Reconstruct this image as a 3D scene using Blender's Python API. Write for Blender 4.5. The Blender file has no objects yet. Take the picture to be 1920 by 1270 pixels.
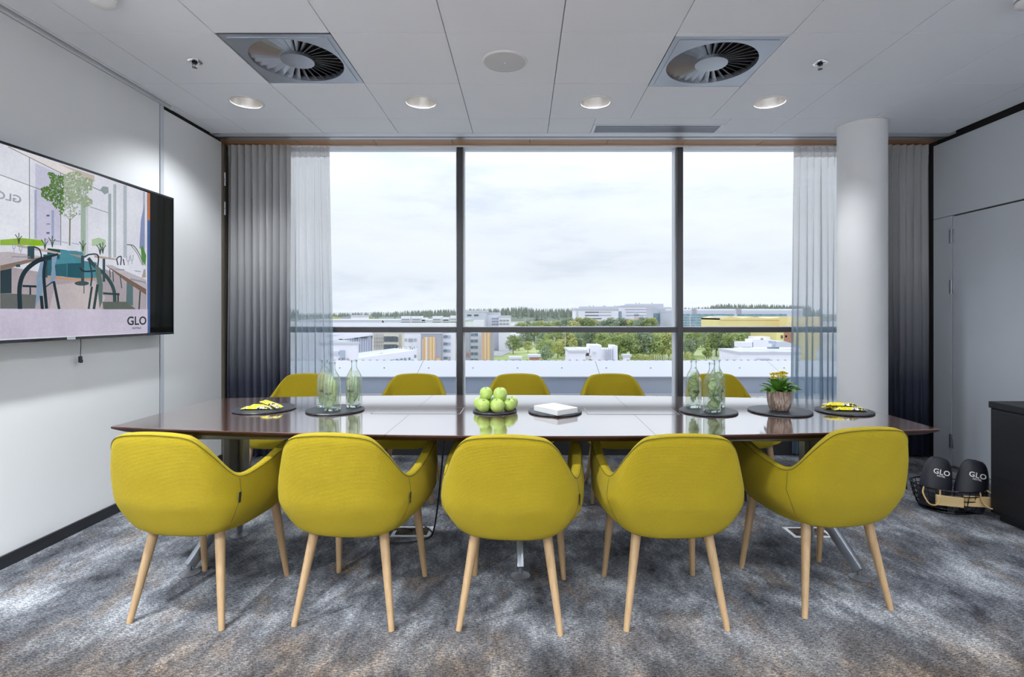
import bpy, bmesh, math, random
from mathutils import Vector, Matrix, noise

random.seed(7)
sc = bpy.context.scene
COL = sc.collection
PI = math.pi

# ---------------------------------------------------------------- camera
F, CX, CY = 996.0, 980.0, 590.0          # focal length and vanishing point in a 1920x1270 frame
CAMZ, CEIL = 1.225, 2.685
cam = bpy.data.cameras.new('camera')
cam.sensor_fit = 'HORIZONTAL'; cam.sensor_width = 36.0
cam.lens = 36.0 * F / 1920.0
cam.shift_x = -(CX - 960.0) / 1920.0
cam.shift_y = (CY - 635.0) / 1920.0
cam.clip_start = 0.05; cam.clip_end = 6000
cam_o = bpy.data.objects.new('camera', cam); COL.objects.link(cam_o)
cam_o.location = (0, 0, CAMZ); cam_o.rotation_euler = (PI / 2, 0, 0)
sc.camera = cam_o

# ---------------------------------------------------------------- exposure and light levels
vs = sc.view_settings
vs.view_transform = 'Standard'; vs.look = 'None'; vs.gamma = 1.0; vs.use_curve_mapping = False
vs.exposure = 0.12
SKY_GAIN = 0.98
LAMP_W = 45.0             # each downlight over the table (spot watts)
FILL_SIDE_W, FILL_MID_W, FILL_NEAR_W = 520.0, 130.0, 36.0     # added unseen fill lamps: along the walls, in the middle
LAMP_COL = (0.92, 0.965, 1.0)
sc.cycles.max_bounces = 10; sc.cycles.diffuse_bounces = 5; sc.cycles.glossy_bounces = 4
sc.cycles.transmission_bounces = 8; sc.cycles.transparent_max_bounces = 24
sc.cycles.caustics_reflective = False; sc.cycles.caustics_refractive = False
sc.cycles.sample_clamp_indirect = 6.0

# ---------------------------------------------------------------- world: bright overcast sky
world = bpy.data.worlds.new('overcast_sky'); sc.world = world; world.use_nodes = True
nt = world.node_tree; nt.nodes.clear()
def wn(t, **k):
    n = nt.nodes.new(t)
    for a, b in k.items(): setattr(n, a, b)
    return n
tc = wn('ShaderNodeTexCoord'); mp = wn('ShaderNodeMapping')
mp.inputs['Scale'].default_value = (1.6, 1.6, 6.5)
mp.inputs['Location'].default_value = (0.35, 0.2, 0.1)
nz = wn('ShaderNodeTexNoise'); nz.inputs['Scale'].default_value = 1.7; nz.inputs['Detail'].default_value = 9; nz.inputs['Roughness'].default_value = 0.58
rp = wn('ShaderNodeValToRGB')
e = rp.color_ramp.elements
e[0].position = 0.34; e[0].color = (0.68, 0.74, 0.84, 1)
e[1].position = 0.60; e[1].color = (0.85, 0.885, 0.965, 1)
m = rp.color_ramp.elements.new(0.46); m.color = (0.80, 0.84, 0.92, 1)
bg = wn('ShaderNodeBackground'); bg.inputs['Strength'].default_value = SKY_GAIN
out = wn('ShaderNodeOutputWorld')
L = nt.links.new
L(tc.outputs['Generated'], mp.inputs['Vector']); L(mp.outputs['Vector'], nz.inputs['Vector'])
# overcast skies brighten evenly from the horizon to the zenith
sx = wn('ShaderNodeSeparateXYZ'); L(tc.outputs['Generated'], sx.inputs['Vector'])
gr_ = wn('ShaderNodeValToRGB'); el = gr_.color_ramp.elements          # brightness by elevation: pale band on the horizon, then steadily up
el[0].position = 0.0; el[0].color = (0.46,) * 3 + (1,); el[1].position = 1.0; el[1].color = (1, 1, 1, 1)
for p_, c_ in ((0.035, 0.465), (0.07, 0.435), (0.16, 0.46), (0.30, 0.54)): q_ = el.new(p_); q_.color = (c_, c_, c_, 1)
mu_ = wn('ShaderNodeMath', operation='MULTIPLY'); mu_.inputs[1].default_value = SKY_GAIN * 2.35
L(sx.outputs['Z'], gr_.inputs['Fac']); L(gr_.outputs['Color'], mu_.inputs[0]); L(mu_.outputs[0], bg.inputs['Strength'])
L(nz.outputs['Fac'], rp.inputs['Fac']); L(rp.outputs['Color'], bg.inputs['Color']); L(bg.outputs['Background'], out.inputs['Surface'])

# ---------------------------------------------------------------- materials
MATS = {}
class N:
    """small node-graph helper"""
    def __init__(s, name):
        s.m = bpy.data.materials.new(name); s.m.use_nodes = True
        s.t = s.m.node_tree; s.t.nodes.clear()
        s.out = s.t.nodes.new('ShaderNodeOutputMaterial')
    def n(s, t, ins=None, **k):
        x = s.t.nodes.new(t)
        for a, b in k.items(): setattr(x, a, b)
        for a, b in (ins or {}).items():
            if hasattr(b, 'node') or isinstance(b, bpy.types.NodeSocket): s.t.links.new(b, x.inputs[a])
            else: x.inputs[a].default_value = b
        return x
    def bsdf(s, **ins):
        return s.n('ShaderNodeBsdfPrincipled', ins)
    def ramp(s, fac, stops, interp='LINEAR'):
        r = s.t.nodes.new('ShaderNodeValToRGB'); r.color_ramp.interpolation = interp
        el = r.color_ramp.elements
        while len(el) > 1: el.remove(el[-1])
        for i, (p, c) in enumerate(stops):
            q = el[0] if i == 0 else el.new(p)
            q.position = p; q.color = (*c, 1)
        s.t.links.new(fac, r.inputs['Fac']); return r.outputs['Color']
    def mix(s, f, a, b, blend='MIX'):
        x = s.t.nodes.new('ShaderNodeMix'); x.data_type = 'RGBA'; x.blend_type = blend
        for k, v in ((0, f), (6, a), (7, b)):
            if isinstance(v, bpy.types.NodeSocket): s.t.links.new(v, x.inputs[k])
            else: x.inputs[k].default_value = (*v, 1) if isinstance(v, tuple) and len(v) == 3 else v
        return x.outputs[2]
    def math(s, op, a, b=0.0, c=0.0):
        x = s.t.nodes.new('ShaderNodeMath'); x.operation = op
        for k, v in enumerate((a, b, c)):
            if isinstance(v, bpy.types.NodeSocket): s.t.links.new(v, x.inputs[k])
            else: x.inputs[k].default_value = v
        return x.outputs[0]
    def coord(s, scale=(1, 1, 1), which='Object', rot=(0, 0, 0)):
        c = s.n('ShaderNodeTexCoord'); mpn = s.n('ShaderNodeMapping')
        mpn.inputs['Scale'].default_value = scale; mpn.inputs['Rotation'].default_value = rot
        s.t.links.new(c.outputs[which], mpn.inputs['Vector']); return mpn.outputs['Vector']
    def noise(s, vec, scale, detail=4, rough=0.5, out='Fac', dist=0.0):
        return s.n('ShaderNodeTexNoise', {'Vector': vec, 'Scale': scale, 'Detail': detail, 'Roughness': rough, 'Distortion': dist}).outputs[out]
    def bump(s, h, strength, dist=0.002):
        return s.n('ShaderNodeBump', {'Height': h, 'Strength': strength, 'Distance': dist}).outputs['Normal']
    def done(s, shader, key=None):
        s.t.links.new(shader.outputs[0], s.out.inputs['Surface'])
        return s.m

def srgb(r, g, b):
    f = lambda v: (v / 255 / 12.92) if v / 255 <= 0.04045 else ((v / 255 + 0.055) / 1.055) ** 2.4
    return (f(r), f(g), f(b))
def c4(c): return (*c, 1)

def plain(name, col, rough=0.5, metal=0.0, spec=0.5, var=0.06, vscale=6.0, bump=0.0, bscale=200, coat=0.0):
    if name in MATS: return MATS[name]
    g = N(name); v = g.coord()
    nzv = g.noise(v, vscale, 4)
    col2 = tuple(min(1, c * (1 + var)) for c in col); col1 = tuple(c * (1 - var) for c in col)
    cc = g.ramp(nzv, [(0.3, col1), (0.7, col2)])
    b = g.bsdf(**{'Base Color': cc, 'Roughness': rough, 'Metallic': metal, 'Specular IOR Level': spec, 'Coat Weight': coat})
    if bump: g.t.links.new(g.bump(g.noise(v, bscale, 3), bump), b.inputs['Normal'])
    MATS[name] = g.done(b); return MATS[name]

def M(name): return MATS[name]

plain('white_wall', (0.86, 0.87, 0.88), 0.35, var=0.015, vscale=1.5, bump=0.03, bscale=350)
plain('grey_wall', (0.62, 0.65, 0.70), 0.40, var=0.02, vscale=1.5, bump=0.03, bscale=350)
plain('ceiling_paint', (0.85, 0.885, 0.95), 0.75, var=0.01, vscale=2)
plain('column_paint', (0.80, 0.80, 0.81), 0.6, var=0.015, vscale=2)
plain('matt_black', (0.012, 0.012, 0.014), 0.55, var=0.1)
plain('gap_black', (0.01, 0.01, 0.011), 0.9, var=0.1)
plain('black_plastic', (0.015, 0.016, 0.019), 0.35, var=0.1)
plain('black_gloss', (0.008, 0.009, 0.013), 0.12, var=0.1)
plain('aluminium', (0.62, 0.64, 0.67), 0.32, metal=0.9, var=0.04)
plain('pale_aluminium', (0.70, 0.73, 0.78), 0.45, metal=0.3, var=0.03)
plain('steel_grey', (0.40, 0.43, 0.48), 0.35, metal=0.85, var=0.04)
plain('table_metal', (0.20, 0.21, 0.23), 0.45, metal=0.6, var=0.05)
plain('bronze_frame', (0.045, 0.045, 0.05), 0.45, metal=0.2, var=0.08)
plain('post_brown', (0.16, 0.135, 0.11), 0.5, var=0.08)
plain('chrome', (0.75, 0.75, 0.77), 0.12, metal=1.0, var=0.02)
plain('white_plastic', (0.78, 0.78, 0.79), 0.4, var=0.02)
plain('speaker_grey', (0.60, 0.61, 0.63), 0.6, var=0.03, bump=0.15, bscale=900)
plain('table_edge', (0.035, 0.014, 0.011), 0.5, spec=0.2)
plain('slate', (0.022, 0.026, 0.034), 0.42, var=0.25, vscale=40, bump=0.35, bscale=120)
plain('paper_white', (0.80, 0.80, 0.80), 0.7, var=0.02)
plain('apple_stem', (0.10, 0.06, 0.02), 0.7)
plain('tan_card', (0.62, 0.45, 0.22), 0.7, var=0.08)
plain('tan_rope', (0.55, 0.36, 0.14), 0.8, var=0.15)
plain('print_black', (0.01, 0.012, 0.014), 0.5)
plain('print_white', (0.85, 0.85, 0.85), 0.6)
plain('seam_thread', (0.10, 0.085, 0.004), 0.8)
plain('stem_green', (0.09, 0.20, 0.03), 0.5)
plain('gravel_soil', (0.05, 0.035, 0.025), 0.9)
plain('white_sheet_metal', (0.56, 0.575, 0.62), 0.5, var=0.02, vscale=0.8)
plain('facade_white', (0.82, 0.82, 0.88), 0.7, var=0.03, vscale=0.1)
plain('facade_cream', (0.70, 0.66, 0.54), 0.6, var=0.05, vscale=0.3)
plain('facade_grey', (0.38, 0.38, 0.43), 0.7, var=0.04, vscale=0.2)
plain('facade_lavender', (0.58, 0.60, 0.68), 0.6, var=0.03, vscale=0.1)
plain('facade_yellow', (0.86, 0.72, 0.36), 0.7, var=0.04, vscale=0.1)
plain('facade_brick', (0.42, 0.21, 0.15), 0.8, var=0.15, vscale=2)
plain('roof_grey', (0.50, 0.50, 0.54), 0.8, var=0.05, vscale=0.2)
plain('far_glass', (0.22, 0.30, 0.36), 0.15, var=0.25, vscale=0.4)
plain('teal_glass', (0.20, 0.33, 0.37), 0.15, var=0.3, vscale=0.3)
plain('pale_glass', (0.42, 0.47, 0.58), 0.2, var=0.12, vscale=0.3)
plain('dark_glass', (0.10, 0.12, 0.14), 0.15, var=0.2, vscale=0.4)
plain('stripe_orange', (0.76, 0.46, 0.22), 0.7)
plain('stripe_yellow', (0.86, 0.70, 0.32), 0.7)
plain('stripe_pink', (0.74, 0.52, 0.45), 0.7)
plain('asphalt', (0.42, 0.42, 0.44), 0.9, var=0.08, vscale=0.05)
plain('trunk_bark', (0.22, 0.18, 0.14), 0.9, var=0.2)

def mk_leaf(name, a, b):
    g = N(name); v = g.coord(which='Object')
    oi = g.n('ShaderNodeObjectInfo')
    f = g.math('ADD', g.math('MULTIPLY', g.noise(v, 0.9, 3), 0.8), g.math('MULTIPLY', oi.outputs['Random'], 0.35))
    cc = g.ramp(f, [(0.25, a), (0.75, b)])
    d = g.n('ShaderNodeBsdfDiffuse', {'Color': cc}); t = g.n('ShaderNodeBsdfTranslucent', {'Color': cc})
    MATS[name] = g.done(g.n('ShaderNodeMixShader', {0: 0.3, 1: d.outputs[0], 2: t.outputs[0]}))
mk_leaf('leaf_green', (0.22, 0.29, 0.13), (0.50, 0.57, 0.26))  # park leaf colours are lightened, with distance haze mixed in
mk_leaf('leaf_dark', (0.20, 0.26, 0.19), (0.42, 0.49, 0.35))
mk_leaf('leaf_yellow', (0.40, 0.44, 0.18), (0.66, 0.66, 0.32))
mk_leaf('conifer', (0.24, 0.29, 0.25), (0.44, 0.48, 0.40))  # haze over the far forest is put into this paler green

def mk_ground():
    g = N('lawn'); v = g.coord(which='Object')
    grass = g.ramp(g.noise(v, 0.02, 5, 0.6), [(0.35, (0.30, 0.38, 0.15)), (0.65, (0.52, 0.58, 0.26))])
    town = g.ramp(g.noise(v, 0.012, 4, 0.6), [(0.4, (0.40, 0.40, 0.40)), (0.6, (0.56, 0.55, 0.54))])
    sp_ = g.n('ShaderNodeSeparateXYZ', {'Vector': v})
    inx = g.math('MULTIPLY', g.math('GREATER_THAN', sp_.outputs['X'], -45.0), g.math('LESS_THAN', sp_.outputs['X'], 150.0))
    iny = g.math('MULTIPLY', g.math('GREATER_THAN', sp_.outputs['Y'], 190.0), g.math('LESS_THAN', sp_.outputs['Y'], 430.0))
    cc = g.mix(g.math('MULTIPLY', inx, iny), town, grass)
    MATS['lawn'] = g.done(g.bsdf(**{'Base Color': cc, 'Roughness': 0.9}))
    g = N('roof_gravel'); v = g.coord()
    cc = g.ramp(g.n('ShaderNodeTexVoronoi', {'Vector': v, 'Scale': 45.0}).outputs['Color'], [(0.2, (0.32, 0.30, 0.28)), (0.8, (0.66, 0.64, 0.62))])
    MATS['roof_gravel'] = g.done(g.bsdf(**{'Base Color': cc, 'Roughness': 0.9}))
    g = N('parapet_cladding'); v = g.coord()
    cc = g.ramp(g.noise(v, 0.7, 2), [(0.3, (0.27, 0.33, 0.46)), (0.7, (0.42, 0.46, 0.54))])
    MATS['parapet_cladding'] = g.done(g.bsdf(**{'Base Color': cc, 'Roughness': 0.14, 'Specular IOR Level': 0.6}))
mk_ground()

def mk_fabric():
    g = N('yellow_fabric'); v = g.coord()
    big = g.noise(v, 5.0, 3)
    fine = g.noise(v, 260.0, 2)
    base = g.ramp(big, [(0.3, (0.355, 0.265, 0.006)), (0.7, (0.41, 0.31, 0.008))])
    cc = g.mix(g.math('MULTIPLY', fine, 0.5), base, (0.22, 0.165, 0.003))
    wv = g.n('ShaderNodeTexWave', {'Vector': v, 'Scale': 130.0, 'Distortion': 2.5, 'Detail': 1.0}, bands_direction='Z').outputs['Fac']
    h = g.math('ADD', g.math('MULTIPLY', wv, 0.5), fine)
    b = g.bsdf(**{'Base Color': cc, 'Roughness': 0.85, 'Specular IOR Level': 0.25, 'Sheen Weight': 0.07, 'Sheen Roughness': 0.5, 'Normal': g.bump(h, 0.7, 0.003)})
    b.inputs['Sheen Tint'].default_value = (1, 0.95, 0.5, 1)
    MATS['yellow_fabric'] = g.done(b)
mk_fabric()

def mk_wood(name, a, b_, scale, rough, coat=0.0, ior=1.5, stretch=(1, 12, 12), spec=0.5):
    g = N(name); v = g.coord(stretch)
    n1 = g.noise(v, scale, 6, 0.6, dist=0.4); n2 = g.noise(v, scale * 9, 3, 0.6)
    f = g.math('ADD', g.math('MULTIPLY', n1, 0.7), g.math('MULTIPLY', n2, 0.3))
    cc = g.ramp(f, [(0.3, a), (0.7, b_)])
    b = g.bsdf(**{'Base Color': cc, 'Roughness': rough, 'IOR': ior, 'Specular IOR Level': spec, 'Coat Weight': coat, 'Coat Roughness': 0.09, 'Coat IOR': 2.8,
                  'Normal': g.bump(n2, 0.02, 0.001)})
    MATS[name] = g.done(b)
def mk_table():
    g = N('table_wood'); v = g.coord((0.8, 14, 14))
    n1 = g.noise(v, 2.2, 6, 0.6, dist=0.4); n2 = g.noise(v, 20, 3, 0.6)
    f = g.math('ADD', g.math('MULTIPLY', n1, 0.7), g.math('MULTIPLY', n2, 0.3))
    cc = g.ramp(f, [(0.3, (0.070, 0.024, 0.017)), (0.7, (0.155, 0.058, 0.040))])
    base = g.n('ShaderNodeBsdfDiffuse', {'Color': cc})
    gl = g.n('ShaderNodeBsdfGlossy', {'Color': (1, 1, 1, 1), 'Roughness': 0.085})
    fac = g.n('ShaderNodeLayerWeight', {'Blend': 0.5}).outputs['Facing']
    w = g.math('MULTIPLY_ADD', g.math('POWER', fac, 0.95), 0.98, 0.02)
    MATS['table_wood'] = g.done(g.n('ShaderNodeMixShader', {0: w, 1: base.outputs[0], 2: gl.outputs[0]}))
mk_table()
mk_wood('oak', (0.29, 0.185, 0.095), (0.42, 0.285, 0.155), 6.0, 0.45, stretch=(14, 14, 1))
mk_wood('pelmet_wood', (0.42, 0.22, 0.10), (0.58, 0.33, 0.17), 3.0, 0.5, stretch=(1, 10, 10))
mk_wood('black_ash', (0.010, 0.011, 0.014), (0.028, 0.030, 0.036), 3.0, 0.45, stretch=(10, 1, 10))
mk_wood('black_oak', (0.003, 0.003, 0.004), (0.007, 0.008, 0.012), 3.0, 0.5, stretch=(1, 1, 10))

def mk_carpet():
    g = N('carpet'); v = g.coord(which='Object')
    st = g.coord((1.6, 1.0, 1), which='Object', rot=(0, 0, 0.1))
    big = g.noise(st, 2.3, 8, 0.72, dist=0.15)
    st2 = g.coord((2.2, 1.1, 1), which='Object', rot=(0, 0, -0.5))
    patch = g.noise(st2, 2.0, 8, 0.74)
    pile = g.noise(g.coord((55, 190, 1), which='Object'), 1.0, 3, 0.8)
    flecks = g.noise(g.coord((150, 260, 1), which='Object'), 1.0, 2, 0.7)
    base = g.ramp(big, [(0.34, (0.032, 0.034, 0.042)), (0.50, (0.135, 0.142, 0.16)), (0.66, (0.36, 0.375, 0.40))])
    # warm, dimmer light on the near floor, painted into the carpet as brown
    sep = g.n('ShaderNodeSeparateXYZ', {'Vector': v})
    warm_light = g.n('ShaderNodeMapRange', {'Value': sep.outputs['Y'], 'From Min': 2.25, 'From Max': 1.75, 'To Min': 0.0, 'To Max': 0.85}).outputs[0]
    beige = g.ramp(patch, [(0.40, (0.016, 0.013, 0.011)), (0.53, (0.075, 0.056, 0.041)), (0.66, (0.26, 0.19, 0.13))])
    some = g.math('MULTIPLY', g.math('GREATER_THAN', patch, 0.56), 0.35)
    cc = g.mix(g.math('MAXIMUM', warm_light, some), base, beige)
    fl = g.ramp(g.math('ADD', g.math('MULTIPLY', pile, 0.6), g.math('MULTIPLY', flecks, 0.4)), [(0.38, (0.16, 0.16, 0.18)), (0.5, (0.9, 0.9, 0.9)), (0.62, (2.2, 2.2, 2.2))])
    cc = g.mix(1.0, cc, fl, 'MULTIPLY')
    b = g.bsdf(**{'Base Color': cc, 'Roughness': 0.95, 'Specular IOR Level': 0.1, 'Normal': g.bump(pile, 0.6, 0.004)})
    MATS['carpet'] = g.done(b)
mk_carpet()

def mk_glass():
    g = N('window_glass')
    lw = g.n('ShaderNodeLayerWeight', {'Blend': 0.12})
    tr = g.n('ShaderNodeBsdfTransparent', {'Color': (0.97, 0.985, 0.985, 1)})
    gl = g.n('ShaderNodeBsdfGlossy', {'Color': (1, 1, 1, 1), 'Roughness': 0.0})
    MATS['window_glass'] = g.done(g.n('ShaderNodeMixShader', {0: g.math('MULTIPLY', lw.outputs['Fresnel'], 0.5), 1: tr.outputs[0], 2: gl.outputs[0]}))
    g = N('bottle_glass')
    lw = g.n('ShaderNodeLayerWeight', {'Blend': 0.25})
    tr = g.n('ShaderNodeBsdfTransparent', {'Color': (0.95, 0.975, 0.965, 1)})
    gl = g.n('ShaderNodeBsdfGlossy', {'Color': (1, 1, 1, 1), 'Roughness': 0.02})
    MATS['bottle_glass'] = g.done(g.n('ShaderNodeMixShader', {0: g.math('MULTIPLY', lw.outputs['Fresnel'], 0.8), 1: tr.outputs[0], 2: gl.outputs[0]}))
    g = N('infused_water')
    tr = g.n('ShaderNodeBsdfTransparent', {'Color': (0.985, 0.995, 0.97, 1)})
    gl = g.n('ShaderNodeBsdfGlossy', {'Color': (1, 1, 1, 1), 'Roughness': 0.03})
    lw = g.n('ShaderNodeLayerWeight', {'Blend': 0.15})
    clear = g.n('ShaderNodeMixShader', {0: g.math('MULTIPLY', lw.outputs['Fresnel'], 0.4), 1: tr.outputs[0], 2: gl.outputs[0]})
    juice = g.n('ShaderNodeMixShader', {0: 0.5, 1: g.n('ShaderNodeBsdfDiffuse', {'Color': (0.92, 0.97, 0.80, 1)}).outputs[0], 2: g.n('ShaderNodeBsdfTranslucent', {'Color': (0.92, 0.97, 0.80, 1)}).outputs[0]})
    MATS['infused_water'] = g.done(g.n('ShaderNodeMixShader', {0: 0.16, 1: clear.outputs[0], 2: juice.outputs[0]}))
    g = N('thick_glass')
    MATS['thick_glass'] = g.done(g.n('ShaderNodeBsdfGlass', {'Color': (0.96, 0.98, 0.97, 1), 'IOR': 1.3, 'Roughness': 0.02}))
    for nm, col, tf in (('cucumber_flesh', (0.92, 0.96, 0.70), 0.30), ('cucumber_rind', (0.13, 0.36, 0.05), 0.2)):
        g = N(nm); v = g.coord()
        cc = g.ramp(g.noise(v, 90, 3), [(0.3, tuple(c * 0.85 for c in col)), (0.7, tuple(min(1, c * 1.1) for c in col))])
        d = g.n('ShaderNodeBsdfDiffuse', {'Color': cc}); t = g.n('ShaderNodeBsdfTranslucent', {'Color': cc})
        mx = g.n('ShaderNodeMixShader', {0: tf, 1: d.outputs[0], 2: t.outputs[0]})
        tp = g.n('ShaderNodeBsdfTransparent', {'Color': (0.97, 1.0, 0.92, 1)})
        MATS[nm] = g.done(g.n('ShaderNodeMixShader', {0: 0.45 if tf > .25 else 0.9, 1: tp.outputs[0], 2: mx.outputs[0]}))
mk_glass()

def mk_curtain(name, stops, density, transl):
    g = N(name)
    pos = g.n('ShaderNodeNewGeometry').outputs['Position']
    z = g.n('ShaderNodeSeparateXYZ', {'Vector': pos}).outputs['Z']
    f = g.math('DIVIDE', z, 2.7)
    v = g.coord((1, 1, 1), which='Object')
    weave = g.noise(g.coord((500, 500, 60)), 1.0, 2)
    cc = g.mix(g.math('MULTIPLY', weave, 0.16), g.ramp(f, stops), (0.05, 0.05, 0.06))
    d = g.n('ShaderNodeBsdfDiffuse', {'Color': cc}); t = g.n('ShaderNodeBsdfTranslucent', {'Color': cc})
    body = g.n('ShaderNodeMixShader', {0: transl, 1: d.outputs[0], 2: t.outputs[0]})
    tp = g.n('ShaderNodeBsdfTransparent', {'Color': (1, 1, 1, 1)})
    MATS[name] = g.done(g.n('ShaderNodeMixShader', {0: density, 1: tp.outputs[0], 2: body.outputs[0]}))
mk_curtain('ombre_curtain', [(0.08, (0.020, 0.025, 0.045)), (0.24, (0.085, 0.095, 0.135)), (0.43, (0.36, 0.37, 0.40)), (0.62, (0.60, 0.60, 0.61))], 0.985, 0.12)
mk_curtain('sheer_fabric', [(0.12, (0.24, 0.37, 0.50)), (0.35, (0.46, 0.58, 0.68)), (0.6, (0.72, 0.73, 0.75)), (0.8, (0.78, 0.78, 0.79))], 0.62, 0.5)

def mk_misc():
    g = N('reflector'); v = g.coord()
    MATS['reflector'] = g.done(g.bsdf(**{'Base Color': (0.62, 0.60, 0.58, 1), 'Metallic': 1.0, 'Roughness': 0.3,
        'Normal': g.bump(g.n('ShaderNodeTexWave', {'Vector': v, 'Scale': 40.0}).outputs['Fac'], 0.2)}))
    g = N('lamp_glow'); g.done(g.n('ShaderNodeEmission', {'Color': (1.0, 0.94, 0.86, 1), 'Strength': 14.0})); MATS['lamp_glow'] = g.m
    g = N('screen_image')
    at = g.n('ShaderNodeVertexColor', layer_name='Col')
    v = g.coord((1, 1, 1))
    grain = g.math('ADD', g.math('MULTIPLY', g.noise(v, 5.0, 3), 0.34), g.math('MULTIPLY', g.noise(v, 60.0, 4, 0.7), 0.30))
    em = g.n('ShaderNodeEmission', {'Color': g.mix(1.0, at.outputs['Color'], g.ramp(grain, [(0.15, (0.72, 0.73, 0.76)), (0.5, (1.08, 1.07, 1.06))]), 'MULTIPLY'), 'Strength': 0.88})
    gl = g.n('ShaderNodeBsdfGlossy', {'Color': (1, 1, 1, 1), 'Roughness': 0.06})
    fr = g.n('ShaderNodeFresnel', {'IOR': 1.10})
    MATS['screen_image'] = g.done(g.n('ShaderNodeMixShader', {0: fr.outputs[0], 1: em.outputs[0], 2: gl.outputs[0]}))
    g = N('apple_skin'); v = g.coord()
    cc = g.mix(g.math('MULTIPLY', g.math('GREATER_THAN', g.noise(v, 260, 2), 0.63), 0.5),
               g.ramp(g.noise(v, 18, 3), [(0.3, (0.34, 0.50, 0.09)), (0.7, (0.50, 0.62, 0.17))]), (0.7, 0.76, 0.4))
    MATS['apple_skin'] = g.done(g.bsdf(**{'Base Color': cc, 'Roughness': 0.32}))
    g = N('plant_leaf'); v = g.coord()
    cc = g.ramp(g.noise(v, 30, 3), [(0.3, (0.045, 0.13, 0.015)), (0.7, (0.13, 0.30, 0.04))])
    b = g.bsdf(**{'Base Color': cc, 'Roughness': 0.5, 'Specular IOR Level': 0.25}); MATS['plant_leaf'] = g.done(b)
    plain('petal_yellow', (0.92, 0.74, 0.09), 0.6, var=0.2, vscale=120)
    g = N('ribbed_pot'); v = g.coord((1, 1, 0.12))
    nn = g.noise(v, 110, 3, 0.7)
    cc = g.ramp(nn, [(0.33, (0.075, 0.045, 0.035)), (0.5, (0.26, 0.18, 0.14)), (0.68, (0.62, 0.54, 0.46))])
    MATS['ribbed_pot'] = g.done(g.bsdf(**{'Base Color': cc, 'Roughness': 0.45, 'Normal': g.bump(nn, 0.8, 0.004)}))
    g = N('candy_wrapper'); v = g.coord()
    vo = g.n('ShaderNodeTexVoronoi', {'Vector': v, 'Scale': 170.0}).outputs['Color']
    mask = g.math('GREATER_THAN', g.noise(v, 42, 1), 0.555)
    pat = g.ramp(vo, [(0.0, (0.01, 0.01, 0.01)), (0.48, (0.01, 0.01, 0.01)), (0.5, (0.85, 0.85, 0.82)), (1.0, (0.85, 0.85, 0.82))], 'CONSTANT')
    cc = g.mix(mask, (0.78, 0.66, 0.02), pat)
    MATS['candy_wrapper'] = g.done(g.bsdf(**{'Base Color': cc, 'Roughness': 0.28}))
    g = N('perforated_wood'); v = g.coord((90, 90, 90))
    holes = g.math('LESS_THAN', g.n('ShaderNodeTexVoronoi', {'Vector': v, 'Scale': 1.0, 'Randomness': 0.0}).outputs['Distance'], 0.28)
    cc = g.mix(holes, g.ramp(g.noise(g.coord((1, 12, 12)), 3, 5), [(0.3, (0.40, 0.21, 0.10)), (0.7, (0.56, 0.32, 0.16))]), (0.10, 0.05, 0.025))
    MATS['perforated_wood'] = g.done(g.bsdf(**{'Base Color': cc, 'Roughness': 0.5}))
    g = N('bag_cloth'); v = g.coord()
    MATS['bag_cloth'] = g.done(g.bsdf(**{'Base Color': (0.010, 0.011, 0.020, 1), 'Roughness': 0.5, 'Normal': g.bump(g.noise(v, 300, 2), 0.2)}))
mk_misc()

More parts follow.
